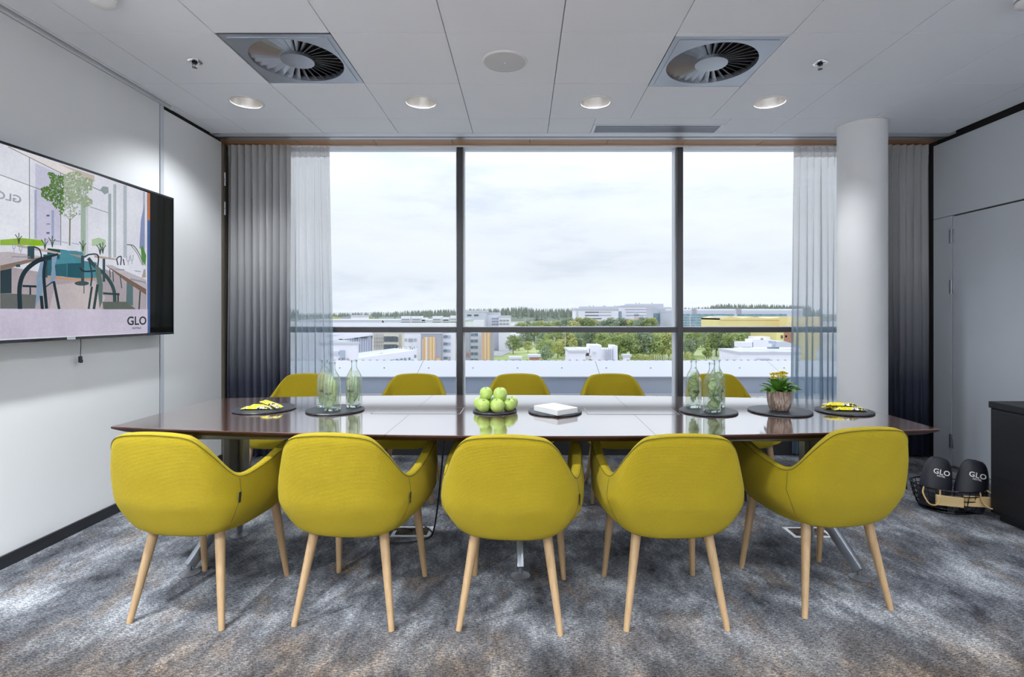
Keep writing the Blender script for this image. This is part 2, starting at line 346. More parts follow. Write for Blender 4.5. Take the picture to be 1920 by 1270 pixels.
# ---------------------------------------------------------------- mesh helpers
class MB:
    def __init__(s): s.v = []; s.f = []; s.mi = []
    def add(s, verts, faces, mi=0):
        o = len(s.v); s.v += [tuple(p) for p in verts]
        for f in faces: s.f.append(tuple(i + o for i in f)); s.mi.append(mi)
        return s
    def box(s, lo, hi, mi=0, mat=None):
        x0, y0, z0 = lo; x1, y1, z1 = hi
        vs_ = [(x0, y0, z0), (x1, y0, z0), (x1, y1, z0), (x0, y1, z0), (x0, y0, z1), (x1, y0, z1), (x1, y1, z1), (x0, y1, z1)]
        if mat is not None: vs_ = [mat @ Vector(p) for p in vs_]
        return s.add(vs_, [(0, 3, 2, 1), (4, 5, 6, 7), (0, 1, 5, 4), (1, 2, 6, 5), (2, 3, 7, 6), (3, 0, 4, 7)], mi)
    def rbox(s, lo, hi, r=0.004, seg=2, mi=0, mat=None):
        bm = bmesh.new(); bmesh.ops.create_cube(bm, size=1)
        for v in bm.verts: v.co = Vector([(lo[i] + hi[i]) / 2 + v.co[i] * (hi[i] - lo[i]) for i in range(3)])
        bmesh.ops.bevel(bm, geom=bm.edges[:], offset=r, segments=seg, profile=0.5, affect='EDGES')
        bm.verts.index_update()
        vs_ = [v.co if mat is None else mat @ v.co for v in bm.verts]
        s.add(vs_, [[v.index for v in f.verts] for f in bm.faces], mi); bm.free(); return s
    def ring_surface(s, rings, closed=True, cap0=False, cap1=False, mi=0):
        n = len(rings[0]); o = len(s.v)
        for r in rings: s.v += [tuple(p) for p in r]
        for i in range(len(rings) - 1):
            for j in range(n if closed else n - 1):
                k = (j + 1) % n
                s.f.append((o + i * n + j, o + i * n + k, o + (i + 1) * n + k, o + (i + 1) * n + j)); s.mi.append(mi)
        if cap0: s.f.append(tuple(o + j for j in reversed(range(n)))); s.mi.append(mi)
        if cap1: s.f.append(tuple(o + (len(rings) - 1) * n + j for j in range(n))); s.mi.append(mi)
        return s
    def lathe(s, prof, n=32, c=(0, 0, 0), cap0=True, cap1=True, mi=0, mat=None):
        rings = []
        for r, z in prof:
            ring = [Vector((c[0] + r * math.cos(2 * PI * j / n), c[1] + r * math.sin(2 * PI * j / n), c[2] + z)) for j in range(n)]
            if mat is not None: ring = [mat @ p for p in ring]
            rings.append(ring)
        return s.ring_surface(rings, True, cap0, cap1, mi)
    def cone(s, p0, p1, r0, r1, n=16, mi=0):
        p0 = Vector(p0); p1 = Vector(p1); d = (p1 - p0).normalized()
        a = d.orthogonal().normalized(); b = d.cross(a)
        rings = [[p + r * (math.cos(2 * PI * j / n) * a + math.sin(2 * PI * j / n) * b) for j in range(n)] for p, r in ((p0, r0), (p1, r1))]
        return s.ring_surface(rings, True, True, True, mi)
    def tube(s, pts, r, n=8, mi=0, closed=False):
        pts = [Vector(p) for p in pts]; rings = []; a = None
        for i, p in enumerate(pts):
            q0 = pts[i - 1] if (i > 0 or closed) else p; q1 = pts[(i + 1) % len(pts)] if (i < len(pts) - 1 or closed) else p
            d = (q1 - q0).normalized()
            if a is None: a = d.orthogonal().normalized()
            a = (a - d * a.dot(d)).normalized(); b = d.cross(a)
            rr = r[i] if isinstance(r, (list, tuple)) else r
            rings.append([p + rr * (math.cos(2 * PI * j / n) * a + math.sin(2 * PI * j / n) * b) for j in range(n)])
        if closed: rings.append(rings[0]); return s.ring_surface(rings, True, False, False, mi)
        return s.ring_surface(rings, True, True, True, mi)
    def grid(s, rows, mi=0): return s.ring_surface(rows, False, False, False, mi)
    def build(s, name, mat, parent=None, smooth=30, loc=None, rot=None):
        me = bpy.data.meshes.new(name); me.from_pydata(s.v, [], s.f)
        mats = mat if isinstance(mat, (list, tuple)) else [mat]
        for q in mats: me.materials.append(MATS[q] if isinstance(q, str) else q)
        if len(mats) > 1: me.polygons.foreach_set('material_index', s.mi)
        me.validate(); me.update()
        if smooth:
            me.polygons.foreach_set('use_smooth', [True] * len(me.polygons))
            me.set_sharp_from_angle(angle=math.radians(smooth))
        return link(name, me, parent, loc, rot)
def link(name, data, parent=None, loc=None, rot=None):
    o = bpy.data.objects.new(name, data); COL.objects.link(o)
    if parent is not None: o.parent = parent
    if loc is not None: o.location = loc
    if rot is not None: o.rotation_euler = rot
    return o
def fix_normals(o):
    bm = bmesh.new(); bm.from_mesh(o.data); bmesh.ops.recalc_face_normals(bm, faces=bm.faces[:]); bm.to_mesh(o.data); bm.free(); return o
def tag(o, label, cat, group=None):
    o['label'] = label; o['category'] = cat
    if group: o['group'] = group
    return o
def struct(o, label=None):
    o['kind'] = 'structure'
    if label: o['label'] = label
    return o
def thing(name, label, cat, loc=(0, 0, 0), rz=0.0, group=None):
    return tag(link(name, None, None, loc, (0, 0, rz)), label, cat, group)
def copy_tree(o, parent=None):
    c = o.copy(); COL.objects.link(c); c.parent = parent
    for ch in o.children: copy_tree(ch, c)
    return c
def catmull(P, n, closed=False):
    P = [Vector(p) for p in P]; out_ = []
    m_ = len(P)
    segs = m_ if closed else m_ - 1
    for i in range(segs):
        p1 = P[i]; p2 = P[(i + 1) % m_]
        p0 = P[i - 1] if (i > 0 or closed) else p1 * 2 - p2
        p3 = P[(i + 2) % m_] if (i + 2 < m_ or closed) else p2 * 2 - p1
        for k in range(n):
            t = k / n
            out_.append(0.5 * ((2 * p1) + (p2 - p0) * t + (2 * p0 - 5 * p1 + 4 * p2 - p3) * t * t + (3 * p1 - p0 - 3 * p2 + p3) * t ** 3))
    if not closed: out_.append(P[-1])
    return out_
def text_obj(name, body, size, mat, parent=None, matrix=None, extrude=0.0003, spacing=1.0, bold=0.0):
    cu = bpy.data.curves.new(name, 'FONT'); cu.body = body; cu.size = size; cu.align_x = 'CENTER'; cu.align_y = 'CENTER'
    cu.extrude = extrude; cu.space_character = spacing; cu.offset = bold; cu.resolution_u = 3
    t = bpy.data.objects.new(name + '_src', cu); COL.objects.link(t)
    bpy.context.view_layer.update()
    me = bpy.data.meshes.new_from_object(t.evaluated_get(bpy.context.evaluated_depsgraph_get()))
    bpy.data.objects.remove(t); bpy.data.curves.remove(cu)
    me.name = name; me.materials.clear(); me.materials.append(MATS[mat])
    o = link(name, me, parent)
    if matrix is not None: o.matrix_local = matrix
    return o
def W(x, y, D): return Vector(((x - CX) * D / F, D, CAMZ + (CY - y) * D / F))

# ================================================================ THE ROOM
XL, XR, YB, YW = -2.51, 3.47, -2.6, 4.70       # side walls, wall behind the camera, window plane
fl = MB(); fl.box((-2.75, YB - 0.1, -0.06), (XR + 0.25, 4.86, 0.0))
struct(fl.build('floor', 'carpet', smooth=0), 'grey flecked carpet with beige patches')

# ceiling: slab, plus one object per tile where the tiles show
ce = struct(MB().box((-2.75, YB - 0.1, 2.80), (XR + 0.25, 4.86, 2.90)).build('ceiling', 'gap_black', smooth=0), 'white tiled ceiling')
def tile(x0, x1, y0, y1, hole=None, into=None):
    g = 0.0022; x0 += g; x1 -= g; y0 += g; y1 -= g; b = into or MB()
    if hole is None:
        b.rbox((x0, y0, CEIL), (x1, y1, CEIL + 0.02), 0.0012, 1)
    else:
        hx, hy, hr = hole; n = 48; sq = []; ci = []
        for j in range(n):
            a = 2 * PI * j / n; c_, s_ = math.cos(a), math.sin(a)
            t = min((x1 - hx) / c_ if c_ > 1e-6 else 9, (x0 - hx) / c_ if c_ < -1e-6 else 9, (y1 - hy) / s_ if s_ > 1e-6 else 9, (y0 - hy) / s_ if s_ < -1e-6 else 9)
            sq.append((hx + t * c_, hy + t * s_)); ci.append((hx + hr * c_, hy + hr * s_))
        for (cx_, cy_) in ((x0, y0), (x1, y0), (x1, y1), (x0, y1)):       # keep the square corners
            k = min(range(n), key=lambda q: (sq[q][0] - cx_) ** 2 + (sq[q][1] - cy_) ** 2); sq[k] = (cx_, cy_)
        b.ring_surface([[(x, y, CEIL + 0.02) for x, y in sq], [(x, y, CEIL) for x, y in sq], [(x, y, CEIL) for x, y in ci], [(x, y, CEIL + 0.02) for x, y in ci]])
    if into is None: return b.build('ceiling_tile', 'ceiling_paint', ce, 20)
XS = [-2.436, -2.2, -1.6, -1.0, -0.4, 0.2, 0.8, 1.4, 2.0, 2.6, 3.2, XR - 0.03]
YS = [2.15, 2.755, 3.358, 3.955, 4.276]
LAMPX = [-1.9, -0.7, 0.5, 1.7]; LAMPY = 3.655
for j in range(4):
    for i in range(len(XS) - 1):
        x0, x1, y0, y1 = XS[i], XS[i + 1], YS[j], YS[j + 1]; cx = (x0 + x1) / 2
        if j == 1 and (abs(cx + 1.3) < .05 or abs(cx - 1.1) < .05):                    # air diffusers
            if cx > 0: tile(x0, x1, y0, 2.792)
            continue
        if j == 3 and i == 6: x_ = 0.55                                                # slot grille takes part of the last row
        if j == 3 and 0.2 < cx < 1.6:
            if abs(cx - 0.5) < .05: tile(0.2, 0.545, y0, y1)
            elif abs(cx - 1.1) < .05: tile(0.545, 1.556, y0, 4.083)
            continue
        if j == 3 and abs(cx - 1.7) < .05: tile(1.556, 2.0, y0, y1); continue
        h = None
        if j == 2 and abs(cx - 1.1) < .05: y0 = 3.408
        if j == 2 and any(abs(cx - q) < .05 for q in LAMPX): h = (cx, LAMPY, 0.108)
        tile(x0, x1, y0, y1, h)

FILL_LAMPS = [(x, y) for y in (1.25, -0.55, -2.05) for x in (-1.9, -0.7, 0.5, 1.7, 2.9)]  # unseen downlights added to brighten the room
rear = MB(); y1 = 2.15                                                                 # the ceiling behind the camera's view, with openings for the added fill lamps
while y1 > YB + .01:
    y0 = max(y1 - 0.6, YB)
    for i in range(len(XS) - 1):
        cx = (XS[i] + XS[i + 1]) / 2; h = [(x, y, 0.108) for x, y in FILL_LAMPS if abs(x - cx) < .05 and y0 < y < y1]
        tile(XS[i], XS[i + 1], y0, y1, h[0] if h else None, rear)
    y1 = y0
rear.build('ceiling_panel', 'ceiling_paint', ce, 20)

# wall on the television side: flush panels with a profile between them
wl = struct(MB().box((XL - 0.12, YB, 0), (XL - 0.02, 4.433, 2.80)).build('wall_left', 'white_wall', smooth=0), 'white panel wall with the television')
MB().rbox((XL - 0.03, YB, 0.0), (XL, 3.672, 2.683), 0.002, 1).build('wall_panel', 'white_wall', wl, 20)
MB().rbox((XL - 0.03, 3.715, 0.0), (XL, 4.428, 2.662), 0.002, 1).build('wall_panel', 'white_wall', wl, 20)
MB().box((XL - 0.03, 3.678, 0.0), (XL + 0.002, 3.712, 2.683)).build('joint_profile', 'pale_aluminium', wl, 0)
MB().box((XL - 0.029, 3.671, 0.0), (XL - 0.006, 3.679, 2.683)).build('joint_gap', 'gap_black', wl, 0)
MB().box((XL - 0.028, 3.716, 2.662), (XL - 0.012, 4.43, 2.70)).build('shadow_gap', 'gap_black', wl, 0)
struct(MB().box((XL, YB, 0.0), (XL + 0.012, 4.42, 0.062)).build('baseboard_left', 'black_ash', smooth=0), 'black stained wooden baseboard under the white wall')
tr = struct(MB().box((-2.5, YB, 2.74), (-2.44, 3.80, 2.78)).build('trim_1', 'gap_black', smooth=0), 'black partition track slot in the ceiling')
MB().box((-2.452, YB, CEIL - 0.001), (-2.438, 3.80, 2.76)).build('track_edge', 'ceiling_paint', tr, 0)
MB().box((XL, YB, CEIL - 0.001), (-2.496, 3.80, 2.76)).build('track_edge', 'ceiling_paint', tr, 0)
MB().box((XL + 0.003, 3.77, CEIL), (-2.437, 4.30, 2.72)).build('ceiling_margin', 'ceiling_paint', ce, 0)
# hinged end of that wall beside the curtain
jp = struct(MB().box((-2.66, 4.433, 0), (-2.56, 4.86, 2.80)).build('wall_window_left', 'post_brown', smooth=0))
po = struct(MB().rbox((XL - 0.05, 4.438, 0.0), (XL + 0.004, 4.472, 2.66), 0.003, 1).build('door_2', 'post_brown', smooth=20), 'dark edge of the hinged panel beside the grey curtain')
for z in (2.36, 2.115):
    h = MB(); h.cone((XL + 0.012, 4.455, z - 0.055), (XL + 0.012, 4.455, z - 0.003), .008, .008, 10); h.cone((XL + 0.012, 4.455, z + 0.001), (XL + 0.012, 4.455, z + 0.055), .008, .008, 10)
    h.build('hinge', 'aluminium', po, 40)

# wall with the flush door on the other side
wr = struct(MB().box((XR + 0.03, YB, 0), (XR + 0.14, 4.49, 2.80)).build('wall_right', 'gap_black', smooth=0), 'grey flush panelled wall')
MB().rbox((XR, YB, 2.028), (XR + 0.03, 4.488, 2.645), 0.0015, 1).build('wall_panel', 'grey_wall', wr, 20)
MB().rbox((XR, 4.296, 0.0), (XR + 0.03, 4.488, 2.024), 0.0015, 1).build('wall_panel', 'grey_wall', wr, 20)
MB().rbox((XR, YB, 0.0), (XR + 0.03, 3.24, 2.018), 0.0015, 1).build('wall_panel', 'grey_wall', wr, 20)
dr = struct(MB().rbox((XR, 3.25, 0.006), (XR + 0.03, 4.286, 2.016), 0.002, 1).build('door_1', 'grey_wall', smooth=20), 'flush grey door leaf with three hinges')
for z in (1.86, 1.45, 0.20):
    h = MB(); h.rbox((XR - 0.006, 4.276, z - 0.055), (XR + 0.004, 4.318, z + 0.055), 0.002, 1); h.cone((XR - 0.009, 4.291, z - 0.056), (XR - 0.009, 4.291, z + 0.056), .006, .006, 8)
    h.build('hinge', 'steel_grey', dr, 40)
struct(MB().box((XR + 0.02, 4.49, 0), (XR + 0.16, 4.86, 2.80)).build('wall_window_right', 'bronze_frame', smooth=0))
rw = struct(MB().box((XL - 0.1, YB - 0.1, 0), (XR + 0.1, YB, 2.80)).build('wall_back', 'white_wall', smooth=0))

# window head: metal profile, perforated wood soffit, reveal
t2 = struct(MB().box((-2.56, 4.278, CEIL), (XR + 0.02, 4.36, 2.74)).build('trim_2', 'pale_aluminium', smooth=0), 'pale metal edge profile of the ceiling above the curtains')
MB().box((-2.56, 4.362, CEIL + 0.004), (XR + 0.02, 4.374, 2.74)).build('profile_slot', 'gap_black', t2, 0)
MB().box((-2.56, 4.376, CEIL), (XR + 0.02, 4.43, 2.74)).build('edge_profile', 'steel_grey', t2, 0)
t3 = struct(MB().box((-2.56, 4.43, 2.76), (XR + 0.02, 4.66, 2.79)).build('trim_3', 'gap_black', smooth=0), 'perforated wooden soffit above the window')
xs = [-2.56 + k * 0.655 for k in range(10)] + [XR + 0.02]
for a, b in zip(xs[:-1], xs[1:]):
    if b - a > 0.05: MB().box((a + .002, 4.432, CEIL + 0.002), (b - .002, 4.60, 2.71)).build('wood_panel', 'perforated_wood', t3, 0)
# window wall: low black base, side piers, frame and panes
wf = struct(MB().box((-2.56, 4.62, 0.0), (XR + 0.02, 4.80, 0.36)).build('wall_front', 'matt_black', smooth=0), 'low black wall under the window')
MB().box((-2.56, 4.66, 0.36), (-2.16, 4.80, 2.75)).build('pier', 'bronze_frame', wf, 0)
MB().box((2.98, 4.66, 0.36), (XR + 0.02, 4.80, 2.75)).build('pier', 'bronze_frame', wf, 0)
wi = struct(MB().box((-2.16, 4.66, 2.70), (2.98, 4.82, 2.80)).build('window_1', 'pale_aluminium', smooth=0), 'wide three part window with dark mullions')
MB().box((-2.16, 4.62, 0.36), (2.98, 4.84, 0.385)).build('window_sill', 'pale_aluminium', wi, 0)
MUL = [(-0.578, -0.528), (1.357, 1.407)]
for x0, x1 in MUL:
    mu = MB().rbox((x0, YW - 0.045, 0.385), (x1, YW, 2.70), 0.002, 1).build('mullion', 'bronze_frame', wi, 20)
    MB().box((x0 - 0.012, YW, 0.385), (x1 + 0.012, YW + 0.09, 2.70)).build('mullion_profile', 'pale_aluminium', mu, 0)
spans = [(-2.16, -0.578), (-0.528, 1.357), (1.407, 2.98)]
for x0, x1 in spans:
    tm = MB().rbox((x0, YW - 0.03, 1.068), (x1, YW + 0.002, 1.113), 0.002, 1).build('transom', 'bronze_frame', wi, 20)
    MB().box((x0, YW + 0.002, 1.066), (x1, YW + 0.09, 1.118)).build('transom_profile', 'pale_aluminium', tm, 0)
    for z0, z1 in ((0.385, 1.068), (1.113, 2.70)):
        MB().box((x0 - .005, YW + 0.04, z0), (x1 + .005, YW + 0.052, z1)).build('pane', 'window_glass', wi, 0)

# round column
co = struct(MB().lathe([(0.168, 0), (0.168, CEIL + 0.03)], 64, (2.618, 4.10, 0)).build('column', 'column_paint', smooth=40), 'round white column in front of the window')
rg = MB(); rg.ring_surface([[(2.618 + r * math.cos(2 * PI * j / 64), 4.10 + r * math.sin(2 * PI * j / 64), z) for j in range(64)] for r, z in ((0.1685, CEIL + 0.002), (0.1685, CEIL - 0.004), (0.185, CEIL - 0.004), (0.185, CEIL + 0.002))])
rg.build('collar_ring', 'white_plastic', co, 30)

# ================================================================ CURTAINS
def curtain(name, label, xt0, xt1, xb0, xb1, ytop, folds, amp, mat, seed, cat='curtain', z0=0.02, z1=2.672, header=True):
    rnd = random.Random(seed); nu = folds * 12; nv = 40
    ph = [rnd.uniform(-0.5, 0.5) for _ in range(folds + 2)]; am = [rnd.uniform(0.35, 1.5) for _ in range(folds + 2)]
    rows = []
    for j in range(nv + 1):
        t = j / nv; z = z1 + (z0 - z1) * t; row = []
        for i in range(nu + 1):
            u = i / nu; q = u * folds; k = int(q); fr = q - k
            ph_ = ph[k] * (1 - fr) + ph[k + 1] * fr; am_ = am[k] * (1 - fr) + am[k + 1] * fr
            a = 2 * PI * (q + ph_ * t * 0.8)
            ampz = amp * (0.55 + 0.75 * min(1, t * 1.5)) * (am_ if t > .05 else 1)
            x = (xt0 + (xt1 - xt0) * u) * (1 - t) + (xb0 + (xb1 - xb0) * u) * t
            x += 0.35 * ampz * math.sin(2 * a + 1.0) * 0.5
            y = ytop + ampz * math.sin(a) + 0.012 * math.sin(3.1 * a + seed) * t
            row.append((x, y, z))
        rows.append(row)
    o = MB().grid(rows).build(name, mat, None, 80)
    tag(o, label, cat)
    if header:                                            # stitched pleat tape along the top
        hb = []
        for z in (z1 + 0.004, z1 - 0.085):
            hb.append([(p[0], p[1] - 0.004, z) for p in rows[0]])
        MB().grid(hb).build('heading_tape', mat, o, 80)
    for i in range(folds + 1):                            # gliders
        x = xt0 + (xt1 - xt0) * i / folds
        pass
    return o
curtain('ombre_curtain', 'grey to navy ombre curtain beside the white television wall', -2.525, -1.99, -2.50, -1.97, 4.552, 9, 0.040, 'ombre_curtain', 3)
curtain('sheer_curtain', 'sheer white curtain beside the grey curtain on the television side', -2.05, -1.675, -2.04, -1.625, 4.60, 7, 0.034, 'sheer_fabric', 5)
curtain('sheer_curtain', 'sheer white curtain with bluish hem between window and white column', 2.345, 2.76, 2.325, 2.76, 4.60, 7, 0.034, 'sheer_fabric', 8)
curtain('ombre_curtain', 'grey to navy ombre curtain between column and flush grey door wall', 2.78, 3.47, 2.80, 3.46, 4.545, 11, 0.040, 'ombre_curtain', 11)
rail = struct(MB().box((-2.55, 4.585, 2.676), (XR + 0.01, 4.605, 2.686)).build('trim_4', 'white_plastic', smooth=0), 'white curtain track under the wooden soffit')

# ================================================================ CONFERENCE TABLE
TCX, TCY, TZ = -0.003, 2.66, 0.74
THL, TEND, TMID = 1.775, 0.385, 0.54          # half length, half width at the ends and in the middle
def edge_w(x): return TEND + (TMID - TEND) * (1 - (abs(x) / THL) ** 2)
table = thing('conference_table', 'long dark brown boat-shaped conference table with glossy top', 'table', (TCX, TCY, 0), math.radians(-0.8))
def top_section(x0, x1):
    n = 16; xs_ = [x0 + (x1 - x0) * i / n for i in range(n + 1)]
    def loop(inset, z):
        lo = max(x0, -THL + inset) if x0 <= -THL + 1e-6 else x0; hi = min(x1, THL - inset) if x1 >= THL - 1e-6 else x1
        pts = [(min(max(x, lo), hi), -(edge_w(x) - inset), z) for x in xs_] + [(min(max(x, lo), hi), edge_w(x) - inset, z) for x in reversed(xs_)]
        return pts
    b = MB(); b.ring_surface([loop(0.035, TZ - 0.030), loop(0.004, TZ - 0.012), loop(0.0, TZ - 0.008), loop(0.0, TZ - 0.002)], True, True, False, 1)
    b.ring_surface([loop(0.0, TZ - 0.002), loop(0.002, TZ)], True, False, True, 0)
    return b.build('tabletop', ['table_wood', 'table_edge'], table, 25)
for a, b in ((-THL, -0.5457), (-0.5443, 0.5443), (0.5457, THL)): top_section(a, b)
for x0, x1 in ((-0.742, -0.30), (0.318, 0.765)):
    if x0 < 0: x0, x1 = -0.74, -0.30
    fp = MB().rbox((x0 + .004, -0.075, TZ - 0.004), (x1 - .004, 0.095, TZ + 0.0012), 0.0008, 1).build('cable_flap', 'table_wood', table, 20)
    fr = MB()
    for lo, hi in (((x0, -0.079), (x1, -0.075)), ((x0, 0.095), (x1, 0.099)), ((x0, -0.075), (x0 + .004, 0.095)), ((x1 - .004, -0.075), (x1, 0.095))):
        fr.box((lo[0], lo[1], TZ - 0.004), (hi[0], hi[1], TZ + 0.0010))
    fr.build('flap_frame', 'table_metal', fp, 0)
for y in (-0.30, 0.30):
    MB().rbox((-1.52, y - 0.022, 0.670), (1.52, y + 0.022, 0.7085), 0.003, 1).build('beam', 'table_metal', table, 20)
for x in (-1.46, -0.02, 1.46):
    MB().rbox((x - 0.025, -0.36, 0.668), (x + 0.025, 0.36, 0.709), 0.003, 1).build('cross_bar', 'table_metal', table, 20)
    po = MB(); po.rbox((x - 0.04, 0.03, 0.22), (x + 0.04, 0.09, 0.672), 0.006, 2)
    for q in (-0.014, 0.014): po.box((x + q - .0015, 0.0285, 0.23), (x + q + .0015, 0.031, 0.665))
    po.build('post', 'steel_grey', table, 25)
    MB().rbox((x - 0.018, -0.055, 0.20), (x + 0.018, 0.03, 0.69), 0.004, 1).build('bracket', 'table_metal', table, 20)
    for sy in (-1, 1):
        fx = x + (0.11 if x > 1 else -0.11 if x < -1 else 0.015); fy = 0.06 + sy * 0.20 - (0.0 if sy > 0 else 0.03)
        p0 = Vector((x, 0.06 + sy * 0.02, 0.30)); p1 = Vector((fx, fy, 0.035)); d = (p1 - p0)
        zax = d.normalized(); xa = zax.cross(Vector((0, 0, 1)) if abs(zax.z) < .98 else Vector((0, 1, 0))).normalized(); ya = zax.cross(xa)
        mt = Matrix((xa, ya, zax)).transposed().to_4x4(); mt.translation = p0
        lg = MB(); lg.rbox((-0.016, -0.024, -0.02), (0.016, 0.024, d.length), 0.005, 2, mat=mt)
        leg_o = lg.build('leg', 'steel_grey', table, 25)
        ft = MB(); ft.lathe([(0.044, 0.0), (0.046, 0.004), (0.030, 0.012), (0.010, 0.016), (0.010, 0.04)], 24, (fx, fy, 0.0))
        ft.build('foot', 'table_metal', leg_o, 40)

# ================================================================ ARMCHAIRS
ST = [  # rim, mid, low around half of the shell, from the middle of the back to the front of the arm
    ((0.000, -0.335, 0.776), (0.000, -0.300, 0.56), (0.000, -0.228, 0.364)),
    ((0.085, -0.334, 0.773), (0.110, -0.298, 0.56), (0.090, -0.225, 0.366)),
    ((0.148, -0.328, 0.762), (0.185, -0.285, 0.555), (0.162, -0.214, 0.375)),
    ((0.184, -0.312, 0.732), (0.228, -0.262, 0.545), (0.198, -0.203, 0.389)),
    ((0.212, -0.280, 0.685), (0.252, -0.235, 0.53), (0.215, -0.188, 0.398)),
    ((0.243, -0.232, 0.618), (0.268, -0.205, 0.51), (0.225, -0.170, 0.403)),
    ((0.258, -0.200, 0.594), (0.276, -0.178, 0.50), (0.231, -0.150, 0.403)),
    ((0.270, -0.150, 0.591), (0.284, -0.130, 0.49), (0.236, -0.108, 0.400)),
    ((0.282, -0.050, 0.610), (0.292, -0.040, 0.49), (0.240, -0.030, 0.394)),
    ((0.285, 0.050, 0.634), (0.290, 0.055, 0.49), (0.241, 0.060, 0.390)),
    ((0.281, 0.125, 0.650), (0.283, 0.130, 0.49), (0.238, 0.130, 0.388)),
    ((0.276, 0.165, 0.643), (0.276, 0.172, 0.485), (0.234, 0.178, 0.387)),
    ((0.270, 0.190, 0.610), (0.268, 0.200, 0.475), (0.222, 0.205, 0.384)),
    ((0.262, 0.205, 0.560), (0.260, 0.216, 0.460), (0.216, 0.222, 0.388)),
]
def shell_mesh():
    half = ST; full = [tuple((-p[0], p[1], p[2]) for p in s_) for s_ in reversed(half[1:])] + list(half)
    K = 4
    rims = catmull([s_[0] for s_ in full], K); mids = catmull([s_[1] for s_ in full], K); lows = catmull([s_[2] for s_ in full], K)
    rows = []
    nU = len(rims); T = 0.042
    def inward(p, d, up=0.0):
        c = Vector((0, 0.05, p.z)); v = (c - p); v.z = 0
        return p + v.normalized() * d + Vector((0, 0, up))
    for i in range(nU):
        r, m_, l = rims[i], mids[i], lows[i]
        d_end = 1.0
        b0 = Vector((l.x * 0.45, l.y * 0.55 + 0.01, 0.352)); b1 = Vector((l.x * 0.74, l.y * 0.84, 0.358 + (l.z - 0.364) * 0.25))
        outer = catmull([b0, b1, l, (l * 0.45 + m_ * 0.55) + (m_ - Vector((0, 0, m_.z))).normalized() * 0.014, m_, (m_ * 0.5 + r * 0.5) + (m_ - Vector((0, 0, m_.z))).normalized() * 0.004, r], 3)
        top = [inward(r, T * 0.12, 0.007), inward(r, T * 0.5, 0.010), inward(r, T * 0.88, 0.006), inward(r, T, -0.002)]
        im = inward(m_, T * 1.15); il = inward(Vector((m_.x, m_.y, 0.42)), T * 1.35)
        inn = catmull([top[-1], (top[-1] * 0.5 + im * 0.5), im, il], 2)[1:]
        rows.append(outer + top + inn)
    b = MB(); b.grid(rows)
    # close the bottom and the two arm fronts
    bot = [r_[0] for r_ in rows]
    n0 = len(b.v); b.add(bot, [tuple(range(len(bot)))])
    for r_ in (rows[0], rows[-1]): b.add(r_, [tuple(range(len(r_)))])
    return b, rows
sb, srows = shell_mesh()
def seat_rings():
    n = 44; rings = []
    def sup(ax, ay, cy, z, e=3.2):
        return [(ax * math.copysign(abs(math.cos(2 * PI * j / n)) ** (2 / e), math.cos(2 * PI * j / n)), cy + ay * math.copysign(abs(math.sin(2 * PI * j / n)) ** (2 / e), math.sin(2 * PI * j / n)), z) for j in range(n)]
    for ax, ay, cy, z in ((0.17, 0.19, 0.02, 0.352), (0.205, 0.225, 0.02, 0.360), (0.225, 0.245, 0.015, 0.385), (0.232, 0.252, 0.012, 0.42), (0.226, 0.247, 0.012, 0.448), (0.205, 0.225, 0.012, 0.462), (0.12, 0.14, 0.0, 0.464)):
        rings.append(sup(ax, ay, cy, z))
    return rings
def make_chair():
    r = thing('armchair', '', 'chair')
    sh = sb.build('shell', 'yellow_fabric', r, 60); fix_normals(sh)
    MB().ring_surface(seat_rings(), True, True, True).build('seat_cushion', 'yellow_fabric', r, 50)
    o1 = 18                                     # rim vertex in each profile row
    MB().tube([Vector(q[o1]) + Vector((0, -0.0005, 0.001)) for q in srows], 0.0016, 5).build('rim_seam', 'seam_thread', r, 60)
    for k in (1, -1):
        idx = [i for i, q in enumerate(srows)]
        ci = len(srows) // 2 + k * 24
        pts = []; NS = 14
        for q in range(NS + 1):
            row = ci - k * round(11 * (1 - (q / NS)) ** 1.2); p = Vector(srows[row][4 + q]); c = Vector((p.x, p.y, 0)).normalized(); pts.append(p + c * 0.0006)
        pts = [sum((pts[min(max(i + d_, 0), NS)] for d_ in (-1, 0, 1)), Vector()) / 3 for i in range(NS + 1)] 
        MB().tube(pts, 0.0014, 5).build('side_seam', 'seam_thread', r, 60)
        if k == 1:
            bq = pts[10]; a = bq + (pts[8] - pts[10]).normalized() * 0.040
            nrm = Vector((0.75, -0.66, 0)).normalized(); tg = Vector((-0.66, -0.75, 0)).normalized()
            t_ = MB(); t_.add([bq + nrm * .001, a + nrm * .001, a + nrm * .012 + tg * .010, bq + nrm * .012 + tg * .010, bq + nrm * .003 - tg * .001, a + nrm * .003 - tg * .001, a + nrm * .0135 + tg * .009, bq + nrm * .0135 + tg * .009],
                              [(0, 1, 2, 3), (7, 6, 5, 4), (0, 4, 5, 1), (1, 5, 6, 2), (2, 6, 7, 3), (3, 7, 4, 0)])
            t_.build('fabric_tag', 'gap_black', r, 0)
    for sx in (-1, 1):
        for (fx, fy, tx, ty) in ((0.197, -0.218, 0.140, -0.150), (0.208, 0.218, 0.182, 0.160)):
            lg = MB(); lg.cone((sx * fx, fy, 0.0), (sx * tx, ty, 0.375), 0.0115, 0.0205, 20)
            lg.build('leg', 'oak', r, 50)
    return r
proto = make_chair()
FRONT = [(-1.338, 2.300, -6.7, 'yellow armchair nearest the television wall, back to the camera'),
         (-0.684, 2.289, -5.0, 'yellow armchair in front of the cucumber water bottles on the television side'),
         (-0.0345, 2.260, -4.5, 'middle yellow armchair of the near row, in front of the green apples'),
         (0.594, 2.276, 1.0, 'yellow armchair of the near row second from the column side'),
         (1.298, 2.388, 9.0, 'yellow armchair of the near row in front of the potted plant')]
